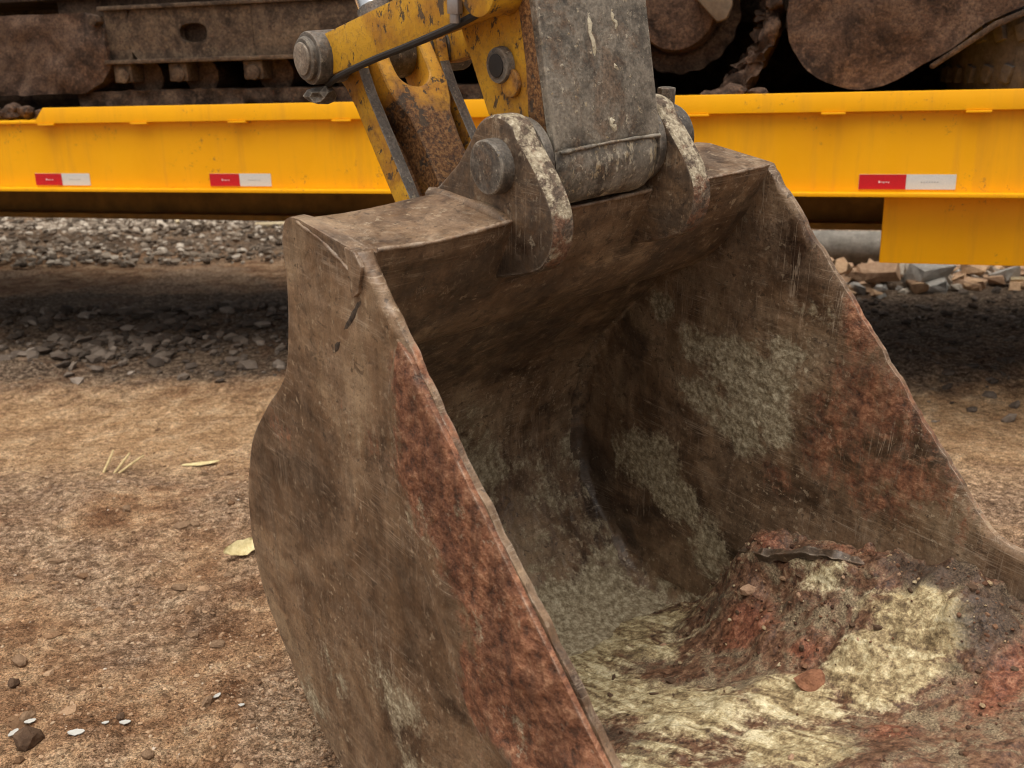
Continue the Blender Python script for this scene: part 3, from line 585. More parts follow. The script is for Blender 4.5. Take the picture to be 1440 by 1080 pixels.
def stick(name, p0, p1, rad, mat, lab, cat, grp=None):
    q0 = Vector((*p0[:2], float(gz(*p0[:2]))+p0[2])); q1 = Vector((*p1[:2], float(gz(*p1[:2]))+p1[2])); mdp = (q0+q1)/2+Vector((0, 0, rad*.4))
    o = MB().tube([q0-mdp, Vector((rad*.6, rad*.3, rad*.3)), q1-mdp], [rad, rad*1.05, rad*.75], 7).build(name, mat, None); o.location = mdp; return tag(o, lab, cat, grp)
stick('wood_batten', (2.72, 5.30, .05), (3.2, 5.05, .05), .018, M_WOOD, 'pale wooden stick lying on the rubble below the yellow skirt panel', 'stick')
for i, (a, c) in enumerate([((-3.0, 8.75, .16), (-1.6, 8.1, .13)), ((-2.3, 8.75, .18), (-1.5, 8.45, .18)), ((-2.0, 7.95, .12), (-1.4, 7.8, .10)), ((-2.9, 8.6, .2), (-2.7, 8.2, .1))]):
    stick('wood_batten', a, c, .022, M_WOOD, ['longest pale batten on the gravel behind the trailer', 'pale batten lying farthest back on the gravel, near the bucket', 'short pale batten on the gravel closest to the bucket corner', 'short pale stick crossing the left end of the long batten'][i], 'stick')

# ------------------------------------------------------------------ bucket frame: u forward, v across to the right, w up
BT = (-.18546002208760487, 1.2314354401697603, .9863808613253098)
BMAT = ((.6148711328271321, .7881785441881359, .026609631665054312), (-.7795961897799202, .6125753494856072, -.13031201818411361), (-.11900954119947647, .059380330784332316, .9911158889955469))
BM = Matrix.Identity(4)
for i in range(3):
    for j in range(3): BM[i][j] = BMAT[i][j]
    BM[i][3] = BT[i]
BW = .80
bk = empty('excavator_bucket', BM); tag(bk, 'large rusty toothless excavator bucket resting on the dirt, opening towards the camera', 'bucket')
OUT = [(-.150, .013), (-.190, .006), (-.213, -.03), (-.214, -.1), (-.228, -.19), (-.258, -.262), (-.333, -.34), (-.415, -.44), (-.457, -.56), (-.466, -.668), (-.44, -.775), (-.375, -.862), (-.285, -.942), (-.186, -.992), (-.06, -.985), (.1, -.92), (.4, -.775), (.70, -.625)]
FRONT = [(.0, .002), (.118, -.116), (.235, -.233), (.352, -.350), (.462, -.458), (.51, -.49), (.565, -.50), (.63, -.535), (.70, -.605)]
NA = 150
PA = spline(OUT, NA); PB = spline(FRONT, NA)
La = np.linspace(0, 1, NA)
def blobs(u, w, L):
    r = np.zeros_like(u)
    for (a, b, ra, rb_, k) in L: r = np.maximum(r, k*np.exp(-((u-a)/ra)**2-((w-b)/rb_)**2))
    return r
def side_plate(v0, v1, facing, red, pale, dark, seed):
    K = 90; q = La**1.0
    A = np.stack([np.interp(q, La, PA[:, 0]), np.interp(q, La, PA[:, 1])], 1)
    qb = np.interp(q, [0, .12, .3, .55, .8, 1], [0, .06, .25, .55, .84, 1])
    B = np.stack([np.interp(qb, La, PB[:, 0]), np.interp(qb, La, PB[:, 1])], 1)
    t = np.linspace(0, 1, K); U = A[:, None, 0]*(1-t)+B[:, None, 0]*t; Wc = A[:, None, 1]*(1-t)+B[:, None, 1]*t
    edge = np.minimum(t, 1-t)[None]+0*U
    # chipped uneven front edge
    ch = .0045*fbm(U*40, Wc*40, 0, 3, seed)*ss(.93, 1, t)[None]; U = U+ch*.7; Wc = Wc+ch*.7
    dent = .004*fbm(U*5, Wc*5, 0, 3, seed+1)+.0012*fbm(U*30, Wc*30, 0, 3, seed+2); 
    rnd = .006*(ss(.97, 1., t)**2)[None]
    Vo = v0+dent+rnd; Vi = v1+dent-rnd
    top = np.stack([U, Vo, Wc], -1).reshape(-1, 3); bot = np.stack([U, Vi, Wc], -1).reshape(-1, 3); n = NA*K
    F = [gridfaces(NA, K, 0, True), gridfaces(NA, K, n)]
    def strip(a): return np.stack([a[:-1], a[1:], a[1:]+n, a[:-1]+n], -1)
    i = np.arange(NA)*K
    F += [strip(i), strip(i+K-1)[:, ::-1], strip(np.arange(K))[:, ::-1], strip((NA-1)*K+np.arange(K))]
    uu_, ww = U.ravel(), Wc.ravel(); 
    at = {'red': np.tile(blobs(uu_, ww, red), 2), 'pale': np.tile((1.22*blobs(uu_, ww, pale) if v0 < .4 else 1.42*blobs(uu_, ww, [(a_, b_, c_*1.3, d_*1.3, e_) for a_, b_, c_, d_, e_ in pale])+.20*ss(-.1, .4, fbm(uu_*6, ww*6, 0, 4, 331))*ss(.25, .0, uu_)*ss(-.12, -.3, ww)), 2), 'dark': np.tile(blobs(uu_, ww, dark), 2)}
    return raw('side_plate', np.vstack([top, bot]), np.vstack(F), M_BUCKET, bk, sharp=50, attrs=at)
pl = side_plate(0., .022, -1,
    [(.10, -.13, .06, .05, .6), (.16, -.2, .05, .07, .6), (-.02, -.27, .1, .05, .36), (-.3, -.36, .12, .06, .34), (-.12, -.24, .1, .05, .3), (-.42, -.42, .06, .06, .25), (-.28, -.74, .1, .1, .2), (.3, -.6, .2, .2, .35)],
    [(-.18, -.79, .12, .1, .32), (.02, -.70, .14, .1, .42), (-.27, -.90, .1, .08, .38), (.1, -.8, .2, .1, .38), (-.12, -.06, .06, .05, .2)],
    [(-.235, -.2, .04, .1, .2), (-.24, -.8, .05, .05, .35), (-.05, -.16, .02, .06, .2)], 201)
pl['label'] = 'brown outer left side plate'
pr = side_plate(.80, .822, -1,
    [(.30, -.34, .16, .1, .55), (.2, -.42, .16, .16, .45), (.36, -.46, .2, .1, .45), (.08, -.12, .09, .05, .3), (.22, -.22, .06, .1, .55), (.1, -.57, .1, .07, .42), (.3, -.5, .2, .08, .45)],
    [(.004, -.392, .1, .055, .52), (-.12, -.375, .07, .04, .38), (.09, -.319, .06, .04, .40), (-.07, -.465, .09, .05, .40), (.0, -.497, .07, .05, .50), (-.22, -.316, .03, .03, .42), (-.21, -.668, .09, .07, .50), (-.14, -.724, .09, .06, .48), (.08, -.465, .05, .05, .46), (.136, -.225, .06, .04, .33), (-.05, -.8, .06, .06, .4), (-.06, -.07, .1, .06, .2)],
    [(-.2, -.12, .25, .14, .44), (-.33, -.4, .18, .18, .44), (-.38, -.75, .1, .14, .44), (.02, -.2, .12, .08, .3), (-.28, -.88, .1, .06, .45), (-.02, -.86, .08, .06, .35)], 301)  # last list puts the dimmer light inside the bucket into the plate colour
pr['label'] = 'inner face of the right side plate with pale crusts'
# wrap-around shell (back and floor)
KV = 110; v = np.linspace(.0225, .7995, KV)
d = np.gradient(PA, axis=0); d /= np.linalg.norm(d, axis=1)[:, None]; nrm = np.stack([-d[:, 1], d[:, 0]], 1)    # inward
cen = np.array([.1, -.45]); sg = np.sign(((cen-PA)*nrm).sum(1)); nrm = nrm*np.where(sg < 0, -1, 1)[:, None]
k0 = 8
def shell(off): 
    P = PA[k0:]+nrm[k0:]*off; return P
So = shell(.0012); Si = shell(.02)
VV = np.repeat(v[None], NA-k0, 0); Q = np.repeat(La[k0:][:, None], KV, 1)
amp = .003*fbm(VV*6, Q*12, 0, 3, 401)
Pi = np.stack([Si[:, None, 0]+amp*nrm[k0:, None, 0], VV, Si[:, None, 1]+amp*nrm[k0:, None, 1]], -1)
Po = np.stack([np.repeat(So[:, 0:1], KV, 1), VV, np.repeat(So[:, 1:2], KV, 1)], -1)
n = (NA-k0)*KV; i = np.arange(NA-k0)*KV
def strip(a): return np.stack([a[:-1], a[1:], a[1:]+n, a[:-1]+n], -1)
F = np.vstack([gridfaces(NA-k0, KV), gridfaces(NA-k0, KV, n, True), strip(i), strip(i+KV-1)[:, ::-1], strip(np.arange(KV))[:, ::-1], strip((NA-k0-1)*KV+np.arange(KV))])
fl = ss(.5, .62, Q)
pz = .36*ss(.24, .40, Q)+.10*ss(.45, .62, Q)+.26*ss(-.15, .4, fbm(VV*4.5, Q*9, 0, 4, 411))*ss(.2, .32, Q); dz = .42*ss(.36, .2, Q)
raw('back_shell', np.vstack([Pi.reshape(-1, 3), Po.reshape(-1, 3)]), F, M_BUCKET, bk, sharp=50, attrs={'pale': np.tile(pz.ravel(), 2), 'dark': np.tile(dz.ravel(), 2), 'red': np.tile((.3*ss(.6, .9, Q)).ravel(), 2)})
# reinforcing plate along the left front edge
inn = spline([(.078, -.088), (.050, -.185), (.060, -.285), (.095, -.37), (.135, -.445), (.18, -.53), (.25, -.61), (.42, -.66), (.66, -.615)], 110)
ff = np.linspace(.16, .985, 110); ed = np.stack([np.interp(ff, La, PB[:, 0]), np.interp(ff, La, PB[:, 1])], 1)
K = 36; t = np.linspace(0, 1, K); U = inn[:, None, 0]*(1-t)+ed[:, None, 0]*t; Wc = inn[:, None, 1]*(1-t)+ed[:, None, 1]*t
prof = np.minimum(ss(0, .22, t), 1-.6*ss(.9, 1, t))[None]; endf = np.minimum(ss(0, .05, np.linspace(0, 1, 110)), 1)[:, None]
lump = .5+.5*fbm(U*22, Wc*22, 0, 4, 511, .6); lump2 = ss(.1, .6, fbm(U*12, Wc*12, 0, 3, 517))
Vv = -.001-(.003+.005*lump+.010*lump2*ss(.25, .5, np.linspace(0, 1, 110))[:, None])*prof*endf
topv = np.stack([U, Vv, Wc], -1).reshape(-1, 3); botv = np.stack([U, 0*U+.004, Wc], -1).reshape(-1, 3); n2 = 110*K
def strip2(a): return np.stack([a[:-1], a[1:], a[1:]+n2, a[:-1]+n2], -1)
i2 = np.arange(110)*K
F = np.vstack([gridfaces(110, K, 0, True), strip2(i2), strip2(i2+K-1)[:, ::-1], strip2(np.arange(K))[:, ::-1], strip2(109*K+np.arange(K))])
wp = raw('wear_plate', np.vstack([topv, botv]), F, M_BUCKET, pl, sharp=60, attrs={
    'red': np.tile((.20+.62*ss(-.1, .45, t[None]+.45*fbm(U*9, Wc*9, 0, 4, 531))-.12*lump2-.16*ss(.1, .5, fbm(U*6+5, Wc*14, 0, 4, 541))).ravel(), 2), 'dark': np.tile((.42*lump2*ss(.3, .6, np.linspace(0, 1, 110))[:, None]+0*U).ravel(), 2),
    'pale': np.tile(blobs(U.ravel(), Wc.ravel(), [(.13, -.311, .035, .05, .4), (.055, -.24, .03, .05, .42), (.21, -.27, .02, .03, .4), (.33, -.52, .04, .05, .4), (.42, -.55, .04, .04, .45), (.24, -.42, .03, .06, .38), (.09, -.34, .02, .06, .42), (.29, -.36, .015, .05, .42)]), 2)})
wp['label'] = 'red-rusted reinforcing strip along the front edge'
# cutting lip along the floor's front
MB().prism([(.655, -.632), (.70, -.612), (.745, -.597), (.75, -.605), (.70, -.64), (.66, -.658)], -.004, .826).build('cutting_lip', M_BUCKET, bk, .003)
# torque beam across the top
def lerp(a, b, t): return a+(b-a)*t
sec = spline([(.002, .004), (-.05, .006), (-.15, .012), (-.185, .004), (-.207, -.03), (-.209, -.1), (-.222, -.18), (-.235, -.215), (-.205, -.235), (-.15, -.215), (-.09, -.165), (-.04, -.095), (-.012, -.04), (.0, -.012)], 70)
KB = 90; vb = np.linspace(.0225, .7995, KB); C2 = sec.mean(0)
VB = np.repeat(vb[None], len(sec), 0); U = np.repeat(sec[:, :1], KB, 1); Wc = np.repeat(sec[:, 1:], KB, 1)
am = .003*fbm(U*14, VB*14, Wc*14, 4, 611); dd = sec-C2; dd /= np.linalg.norm(dd, axis=1)[:, None]
sag = .006*np.exp(-((VB-.1)/.12)**2)*(Wc > -.03)
Pb = np.stack([U+am*dd[:, :1], VB, Wc+am*dd[:, 1:]-sag], -1).reshape(-1, 3)
F = gridfaces(len(sec), KB).tolist(); j = len(sec)-1
F += [[j*KB+i, i, i+1, j*KB+i+1] for i in range(KB-1)]; F += [[i*KB for i in range(len(sec))], [i*KB+KB-1 for i in range(len(sec))][::-1]]
o = raw('torque_beam', Pb, F, M_BUCKET, bk, sharp=50, attrs={'dark': ss(.0, -.03, Wc)*.36, 'pale': .12*(Wc > -.01)+0*U, 'red': 0*U})  # overhead light put into the colour: beam darkens below its top edge
bmx = bmesh.new(); bmx.from_mesh(o.data); bmesh.ops.recalc_face_normals(bmx, faces=bmx.faces); bmx.to_mesh(o.data); bmx.free()
# weld bead along the beam's front edge and at the ears
def bead(name, path, rad, parent, mat=M_BUCKET):
    P = spline(path, max(8, int(len(path)*14)) if rad < .01 else 14); R = [rad*.62*((1+.07*math.sin(i*2.6)+.2*math.sin(i*.7)+.2*math.sin(i*.23)) if rad < .01 else 1+.08*math.sin(i*.8)) for i in range(len(P))]
    return MB().tube([tuple(q) for q in P], R, 7).build(name, mat, parent, sharp=80)
bead('weld_bead', [(.004, .024, .003), (.006, .12, -.002), (.005, .238, .003)], .0045, bk)
bead('weld_bead', [(.004, .28, .004), (.006, .4, .004), (.005, .512, .005)], .0048, bk)
bead('weld_bead', [(.004, .555, .004), (.005, .7, .003), (.003, .798, .003)], .0045, bk)
P1 = (-.029, .073); P2 = (-.335, -.11); P3 = (-.55, .165)
ear = circ(P1, .068, 150, 60, 12)+[tuple(q_) for q_ in spline([(.012, .119), (.05, .082), (.080, .045), (.092, .012), (.087, -.022), (.066, -.052), (.03, -.070), (-.03, -.09)], 30)]+[(-.06, -.10), (-.1, -.12), (-.25, -.14)]+circ(P2, .045, -70, -250, 14)+[(-.28, -.06), (-.22, -.012), (-.17, .022), (-.125, .06)]
for v0 in (.241, .514):
    e = MB().prism(ear, v0, v0+.037).build('hinge_ear', M_BUCKET, bk, .008, 3)
    rim_slot(e, M_EDGEW, lambda n_, c_: abs(n_.y) < .8 and c_.x > -.05 and c_.z > -.05 and n_.x > -.2)
    put_attr(e, 'rust', lambda c_: .16*ss(.06, .0, c_.z)-.08)
    put_attr(e, 'dark', lambda c_: .42)
    for sgn, vv in ((1, v0-.002), (-1, v0+.039)):
        bead('weld_fillet', [(-.19, vv, .002), (-.1, vv, .004), (-.03, vv, .002), (.0, vv, -.008)], .020, e)
for vv in (.286, .5045): MB().cyl((P1[0], vv-.0075, P1[1]), (P1[0], vv+.0075, P1[1]), .061, n=40).build('seal_ring', M_PIN, bk, .003)
pn = MB().cyl((P1[0], .219, P1[1]), (P1[0], .556, P1[1]), .0375, n=40).build('hinge_pin', M_PIN, bk, .005, 3, jitter=.0012)
MB().cyl((P1[0], .551, P1[1]), (P1[0], .585, P1[1]), .05, n=30).build('pin_collar', M_PIN, bk, .004)
MB().cyl((P1[0], .568, P1[1]+.03), (P1[0], .568, P1[1]+.075), .014, n=6).build('pin_bolt', M_PIN, bk, .002)
MB().cyl((P2[0], .235, P2[1]), (P2[0], .56, P2[1]), .032, n=30).build('link_pin', M_PIN, bk, .004)
# corner seam and patch on the left plate
bead('weld_bead', [(-.16, -.002, .008), (-.09, -.002, -.004), (-.035, -.002, -.022), (-.012, -.002, -.03)], .004, pl)
o = MB(); q0, q1 = Vector((-.002, 0, -.058)), Vector((-.084, 0, -.158)); dd_ = (q1-q0).normalized(); pd_ = Vector((dd_.z, 0, -dd_.x)); ra_, rb_2 = [], []
for k_ in range(15):
    c_ = q0.lerp(q1, k_/14); w_ = (.0042+.0008*math.sin(k_*2.1))*(1 if 0 < k_ < 14 else .45); ra_.append(c_+pd_*w_); rb_2.append(c_-pd_*w_*.9)
o.prism([(p_.x, p_.z) for p_ in ra_+rb_2[::-1]], -.0008, .004).build('dark_seam', plain('dark_weld', (.06, .042, .029), .8, 0, 120, .7), pl, .0012, jitter=.0012, js=120)  # flat dark strip standing for the groove
MB().prism([(-.03, .004), (-.004, .004), (.012, -.012), (.0, -.05), (-.014, -.06)], -.006, .0).build('corner_tab', M_BUCKET, pl, .002, jitter=.0015)

kf = np.arange(26, 104); qf = np.linspace(0, 1, len(kf)); rf = (.030+.012*fbm(qf*9, 0*qf, 0, 3, 901)+.016*ss(.6, 1, qf))*np.minimum(1, np.minimum(qf, 1-qf)*10+.05)
FV = []; NF = 9
for k_, r_ in zip(kf, rf):
    pin = PA[k_]+nrm[k_]*.0195
    for a_ in np.linspace(0, math.pi/2, NF):
        hh = r_*(1-math.sin(a_)); vv_ = r_*(1-math.cos(a_)); rr2 = .0035*float(vn(k_*.9, a_*3, 0, 905))
        FV.append((*(pin+nrm[k_]*(hh+rr2))[:1], .8005-vv_-rr2, (pin+nrm[k_]*(hh+rr2))[1]))
FV = np.array(FV)
raw('corner_fillet', FV, gridfaces(len(kf), NF), M_BUCKET, bk, sharp=0, attrs={'dark': np.repeat(.40-.35*ss(.6, .9, qf), NF), 'pale': np.repeat(.5*ss(.55, .85, qf), NF), 'red': np.repeat(.2+0*qf, NF)})
# ------------------------------------------------------------------ soil caked inside the bucket
def floorw(u):
    P = PA[k0:]+nrm[k0:]*.02; i0 = int(np.argmin(P[:, 1])); i0 = min(i0, len(P)-2); 
    lo = P[:i0+1]; hi = P[i0:]
    return np.where(u < P[i0, 0], np.interp(u, lo[::-1][:, 0][::-1], lo[::-1][:, 1][::-1]), np.interp(u, hi[:, 0], hi[:, 1]))
MU, MV = 300, 230
mu = np.linspace(-.17, .725, MU); mv = np.linspace(.024, .7985, MV); U, Vv = np.meshgrid(mu, mv, indexing='ij')
PFl = PA[k0:]+nrm[k0:]*.02; low = int(np.argmin(PFl[:, 1])); left = PFl[:low+1]; left = left[left[:, 1] < -.74]; left = left[np.argsort(left[:, 0])]; right = PFl[low:]
fwv = np.where(mu < PFl[low, 0], np.interp(mu, left[:, 0], left[:, 1]), np.interp(mu, right[:, 0], right[:, 1]))
top = np.interp(mu, [-.33, -.12, -.03, .02, .08, .2, .33, .45, .52, .60, .69, .73], [0, .0, .03, .11, .18, .165, .15, .15, .12, .06, .01, 0])
wd = np.interp(mu, [-.1, .1, .35, .6], [.12, .22, .30, .26])
q = np.clip((.80-Vv)/wd[:, None], 0, 1.0)
pile = top[:, None]*(1-ss(0, 1, q))**1.15
# a broken ledge of crust near the wall
led = ss(.02, -.02, (Vv-.80)+.075+.012*fbm(U*18, Vv*18, 0, 3, 700))
ledge = np.where((U > .06) & (U < .34), 1, 0)*1.0
led_h = .03*ss(.715, .735, Vv+.012*fbm(U*15, Vv*15, 0, 3, 701))*ss(.03, .09, U)*ss(.40, .33, U)
h = pile + led_h + .006 + .016*ss(-.1, .6, fbm(U*7, Vv*7, 0, 4, 702)) + .010*fbm(U*20, Vv*20, 0, 4, 703, .6)*(.35+ss(0, .1, pile)) + .022*ss(0, .08, pile)*fbm(U*11, Vv*11, 0, 4, 704, .6)
h = h + .010*ss(.35, .62, vn(U*30, Vv*30, 0, 705))*ss(.01, .06, pile)
base_edge = ss(-.165+.0*U, -.06, U+.02*vn(Vv*9, U*4, 0, 731))*ss(.725, .69, U)*1.0
def b3(L):
    r = np.zeros_like(U)
    for (a, b_, ra, rb2, k) in L: r = np.maximum(r, k*np.exp(-((U-a)/ra)**2-((Vv-b_)/rb2)**2))
    return r
paleA = b3([(-.05, .62, .22, .25, .66), (.03, .42, .26, .2, .68), (.22, .44, .22, .14, .72), (.30, .26, .25, .16, .66), (.45, .62, .12, .11, .8), (.43, .70, .14, .07, .74), (.36, .53, .14, .10, .76), (.44, .42, .15, .10, .72), (.27, .72, .11, .055, .58), (-.15, .45, .14, .25, .62), (-.1, .2, .2, .2, .6), (.5, .68, .08, .07, .76), (.56, .32, .12, .12, .6)])
redA = b3([(.17, .66, .075, .055, .64), (.13, .76, .05, .04, .5), (.62, .66, .04, .12, .62), (.54, .50, .05, .05, .5), (.32, .625, .05, .045, .5), (.45, .1, .3, .1, .5), (.3, .785, .2, .02, .45)])
paleA = np.maximum(paleA, b3([(.22, .745, .10, .035, .56), (.08, .72, .05, .06, .5)]))
crust = ss(.40, .56, paleA*.9+.22*fbm(U*16, Vv*16, 0, 5, 721, .62))
h = h + .006*fbm(U*8+Vv*6, Vv*46-U*20, 0, 4, 727, .6) + crust*(.004+.003*fbm(U*30, Vv*30, 0, 4, 722)) + .0045*fbm(U*60, Vv*60, 0, 3, 723, .65)*(.4+ss(.0, .05, pile))
paleA = paleA*.80+.14*(crust-.5)-.16*ss(.0, .5, fbm(U*6+3, Vv*13, 0, 4, 741))
darkA = b3([(.43, .77, .14, .045, .62), (.55, .73, .07, .09, .62), (.06, .70, .05, .03, .4), (.25, .69, .1, .015, .4), (.2, .775, .12, .02, .4), (.55, .45, .1, .07, .35), (-.28, .5, .06, .4, .35), (.15, .33, .12, .03, .42), (.04, .55, .1, .03, .3)])
h = np.maximum(h*base_edge, -.01)-.006*(1-base_edge)
tp = np.stack([U, Vv, fwv[:, None]+h], -1).reshape(-1, 3)
bt = np.stack([U, Vv, np.repeat(fwv[:, None]-.012, MV, 1)], -1).reshape(-1, 3); n3 = MU*MV
def strip3(a): return np.stack([a[:-1], a[1:], a[1:]+n3, a[:-1]+n3], -1)
i3 = np.arange(MU)*MV
F = np.vstack([gridfaces(MU, MV), strip3(i3), strip3(i3+MV-1)[:, ::-1], strip3(np.arange(MV))[:, ::-1], strip3((MU-1)*MV+np.arange(MV))])
mud = raw('caked_soil', np.vstack([tp, bt]), F, M_MUD, None, sharp=0, attrs={k: np.tile(a.ravel(), 2) for k, a in (('pale', paleA), ('red', redA), ('dark', darkA))})
mud.matrix_world = BM; tag(mud, 'yellowish and red caked soil heaped on the bucket floor', 'soil', kind='stuff')
hq = (fwv[:, None]+h)
def mudpt(u, v_, dz=0):
    i = int(np.argmin(abs(mu-u))); j = int(np.argmin(abs(mv-v_))); return BM @ Vector((u, v_, hq[i, j]+dz))
def mudl(u, v_): return hq[int(np.argmin(abs(mu-u))), int(np.argmin(abs(mv-v_)))]
pb_ = spline([(.075, .748, mudl(.075, .748)+.005), (.15, .742, mudl(.15, .742)+.005), (.24, .745, mudl(.24, .745)+.005), (.325, .752, mudl(.325, .752)+.001)], 26)
o = MB().tube([tuple(q_) for q_ in pb_], [.003+.008*min(1, k_/3., (25-k_)/3.)*(1+.3*math.sin(k_*1.3)) for k_ in range(26)], 5).build('crust_ridge', M_BUCKET, bk, jitter=.009, js=55, sharp=30); put_attr(o, 'dark', lambda c_: .55)
M_CHIP = chunk_mat('brick_chip', (.16, .07, .04), (.34, .16, .09), 60); M_CHIP2 = chunk_mat('tan_pebble', (.3, .18, .11), (.46, .3, .2), 50); M_CLOD = chunk_mat('brown_clod', (.06, .036, .024), (.13, .08, .05), 40)
def loose(name, me, loc, sc, rot, lab, cat, grp=None):
    o = bpy.data.objects.new(name, me); COL.objects.link(o); o.location = loc; o.scale = sc; o.rotation_euler = rot; return tag(o, lab, cat, grp)
loose('brick_chip', clod_mesh('brick_chip', .042, 61, M_CHIP, .6, 2, .45), mudpt(.365, .575, -.009), (1, 1, 1), (.2, -.3, .6), 'reddish brick chip lying on the yellow soil in the bucket', 'brick chip')
loose('pebble', clod_mesh('pebble', .03, 5, M_CHIP2), mudpt(.135, .70, -.006), (1.1, .9, 1), (.1, 0, .4), 'tan pebble on the red soil inside the bucket', 'pebble')
nc = 1500; cu = rng.uniform(-.1, .69, nc); cv = .80-np.abs(rng.normal(0, .22, nc)); ok = (cv > .05) & (cv < .79); cu, cv = cu[ok], cv[ok]
ci = np.clip(np.searchsorted(mu, cu), 0, MU-1); cj = np.clip(np.searchsorted(mv, cv), 0, MV-1)
keep = rng.uniform(size=len(cu)) < np.clip(.15+1.4*redA[ci, cj]+1.2*darkA[ci, cj]-.55*crust[ci, cj], .06, 1)
cu, cv, ci, cj = cu[keep], cv[keep], ci[keep], cj[keep]
M_MUDCRUMB = stone_mat('red_soil_crumbs', [(0, (.05, .026, .017)), (.5, (.13, .062, .036)), (.8, (.2, .11, .065)), (.95, (.36, .27, .16)), (1, (.45, .37, .24))], 120)
cr_ = stones('soil_crumbs', np.column_stack([cu, cv, hq[ci, cj]]), .0025+.008*rng.power(.3, len(cu)), .75, M_MUDCRUMB, .15, .3); cr_.matrix_world = BM
tag(cr_, 'fine red-brown crumbs strewn over the caked soil in the bucket', 'soil', kind='stuff')
r = random.Random(9); cl = [clod_mesh('soil_crumb', .022, s, M_CLOD, .8, 1) for s in (2, 6, 9)]+[clod_mesh('soil_crumb', .02, s, M_CHIP2, .7, 1) for s in (4, 7)]
for k in range(70):
    u = r.uniform(.0, .66); v_ = .80-abs(r.gauss(0, .16))-.01
    if v_ < .25 or k > 45: continue
    loose('soil_crumb', cl[r.choice([0, 1, 2, 0, 1, 3, 4])], mudpt(u, v_, -.007), (r.uniform(.3, .95), r.uniform(.3, .9), r.uniform(.3, .8)), (0, 0, r.uniform(0, 6)), 'small soil crumb on the caked soil inside the bucket', 'soil crumb', 'crumbs inside the bucket')

# ------------------------------------------------------------------ arm end with linkage
ar = empty('excavator_dipper', BM); tag(ar, 'worn yellow and grey excavator arm end with linkage, pinned to the bucket', 'excavator arm')
fu = lambda w_: .012-.2428*(w_-.089)
stick_poly = circ(P1, .046, 5, -165, 16)+[(-.1, .1), (-.130, .122), (-.205, .255), (-.318, .45), (-.62, 1.6), (fu(1.6), 1.6), (fu(.45), .45), (fu(.2), .2), (fu(.105), .105)]
for v0 in (.302, .478): 
    o = MB().prism(stick_poly, v0, v0+.02).build('side_plate', M_ARMY, ar, .003)
    at = o.data.attributes.new('rust', 'FLOAT', 'POINT'); at.data.foreach_set('value', [0.]*len(o.data.vertices))
# rusty bare band welded along the front of the left side plate
MB().prism([(fu(1.6)-.03, 1.6), (fu(1.6), 1.6), (fu(.45), .45), (fu(.2), .2), (fu(.105)-.002, .105), (fu(.105)-.04, .1), (fu(.2)-.026, .2), (fu(.45)-.024, .45)], .2995, .302).build('rust_band', worn_yellow('bare_rusty_edge', 1.25, .4), ar, .001)
o = MB().prism([(fu(1.6), 1.6), (fu(1.6)+.016, 1.6), (fu(.2)+.016, .2), (fu(.1)+.016, .1), (fu(.092)+.014, .092), (fu(.09), .088)], .298, .502)
o = o.build('front_plate', M_STICKF, ar, .004, 3)
MB().prism([(-.118, .13), (-.195, .262), (-.306, .455), (-.6, 1.6), (-.585, 1.6), (-.291, .452), (-.18, .257), (-.104, .128)], .322, .478).build('rear_plate', M_ARMY, ar)
bp = spline(circ(P1, .064, 18, -150, 10), 30); V = []
KE = 24; ve = np.linspace(.2985, .5015, KE)
pts = spline([(fu(.095)+.0175, .096), (fu(.07)+.0185, .07), (.033, .045), (.022, .021), (-.006, .008), (-.045, .010), (-.08, .035)], 34)
rnd_ = .010*(ss(.82, 1, np.linspace(0, 1, KE))**2+ .6*ss(.12, 0, np.linspace(0, 1, KE))**2)
Vb = np.array([[P1[0]+(p_[0]-P1[0])*(1-rnd_[k_]/.064), ve[k_], P1[1]+(p_[1]-P1[1])*(1-rnd_[k_]/.064)] for p_ in pts for k_ in range(KE)])
Vb += .0016*np.stack([fbm(Vb[:, 0]*40, Vb[:, 1]*40, Vb[:, 2]*40, 3, 800+a) for a in range(3)], 1)
F = gridfaces(len(pts), KE).tolist(); nP = len(pts)
F += [[i*KE for i in range(nP)], [i*KE+KE-1 for i in range(nP)][::-1], [(nP-1)*KE+k_ for k_ in range(KE)]+[k_ for k_ in range(KE-1, -1, -1)]]
o = raw('end_boss', Vb, F, M_STICKF, ar, sharp=50, attrs={'pale': np.where(rng.uniform(size=len(Vb)) < 0, 0, .06*np.ones(len(Vb)))})
bmx = bmesh.new(); bmx.from_mesh(o.data); bmesh.ops.recalc_face_normals(bmx, faces=bmx.faces); bmx.to_mesh(o.data); bmx.free()
bead('weld_bead', [(fu(.094)+.02, .302, .092), (fu(.094)+.019, .4, .095), (fu(.094)+.018, .498, .093)], .004, ar, M_STICKF)
# pale scuffs scraped into the front plate
M_SCUFF = chunk_mat('scraped_pale_paint', (.42, .36, .25), (.62, .56, .43), 60)
for (v0, w0, vv1, w1, rr_) in [(.385, .262, .392, .205, .006), (.43, .262, .437, .24, .004), (.425, .195, .43, .185, .004), (.405, .125, .412, .105, .007)]:
    pth = [(fu(lerp(w0, w1, k_/5))+.0165-rr_*.62, lerp(v0, vv1, k_/5)+.002*math.sin(k_*2.3), lerp(w0, w1, k_/5)) for k_ in range(6)]
    MB().tube(pth, [rr_*.5, rr_, rr_*.75, rr_*.95, rr_*.8, rr_*.5], 8).build('paint_scrape', M_SCUFF, ar, jitter=.0022, js=160)
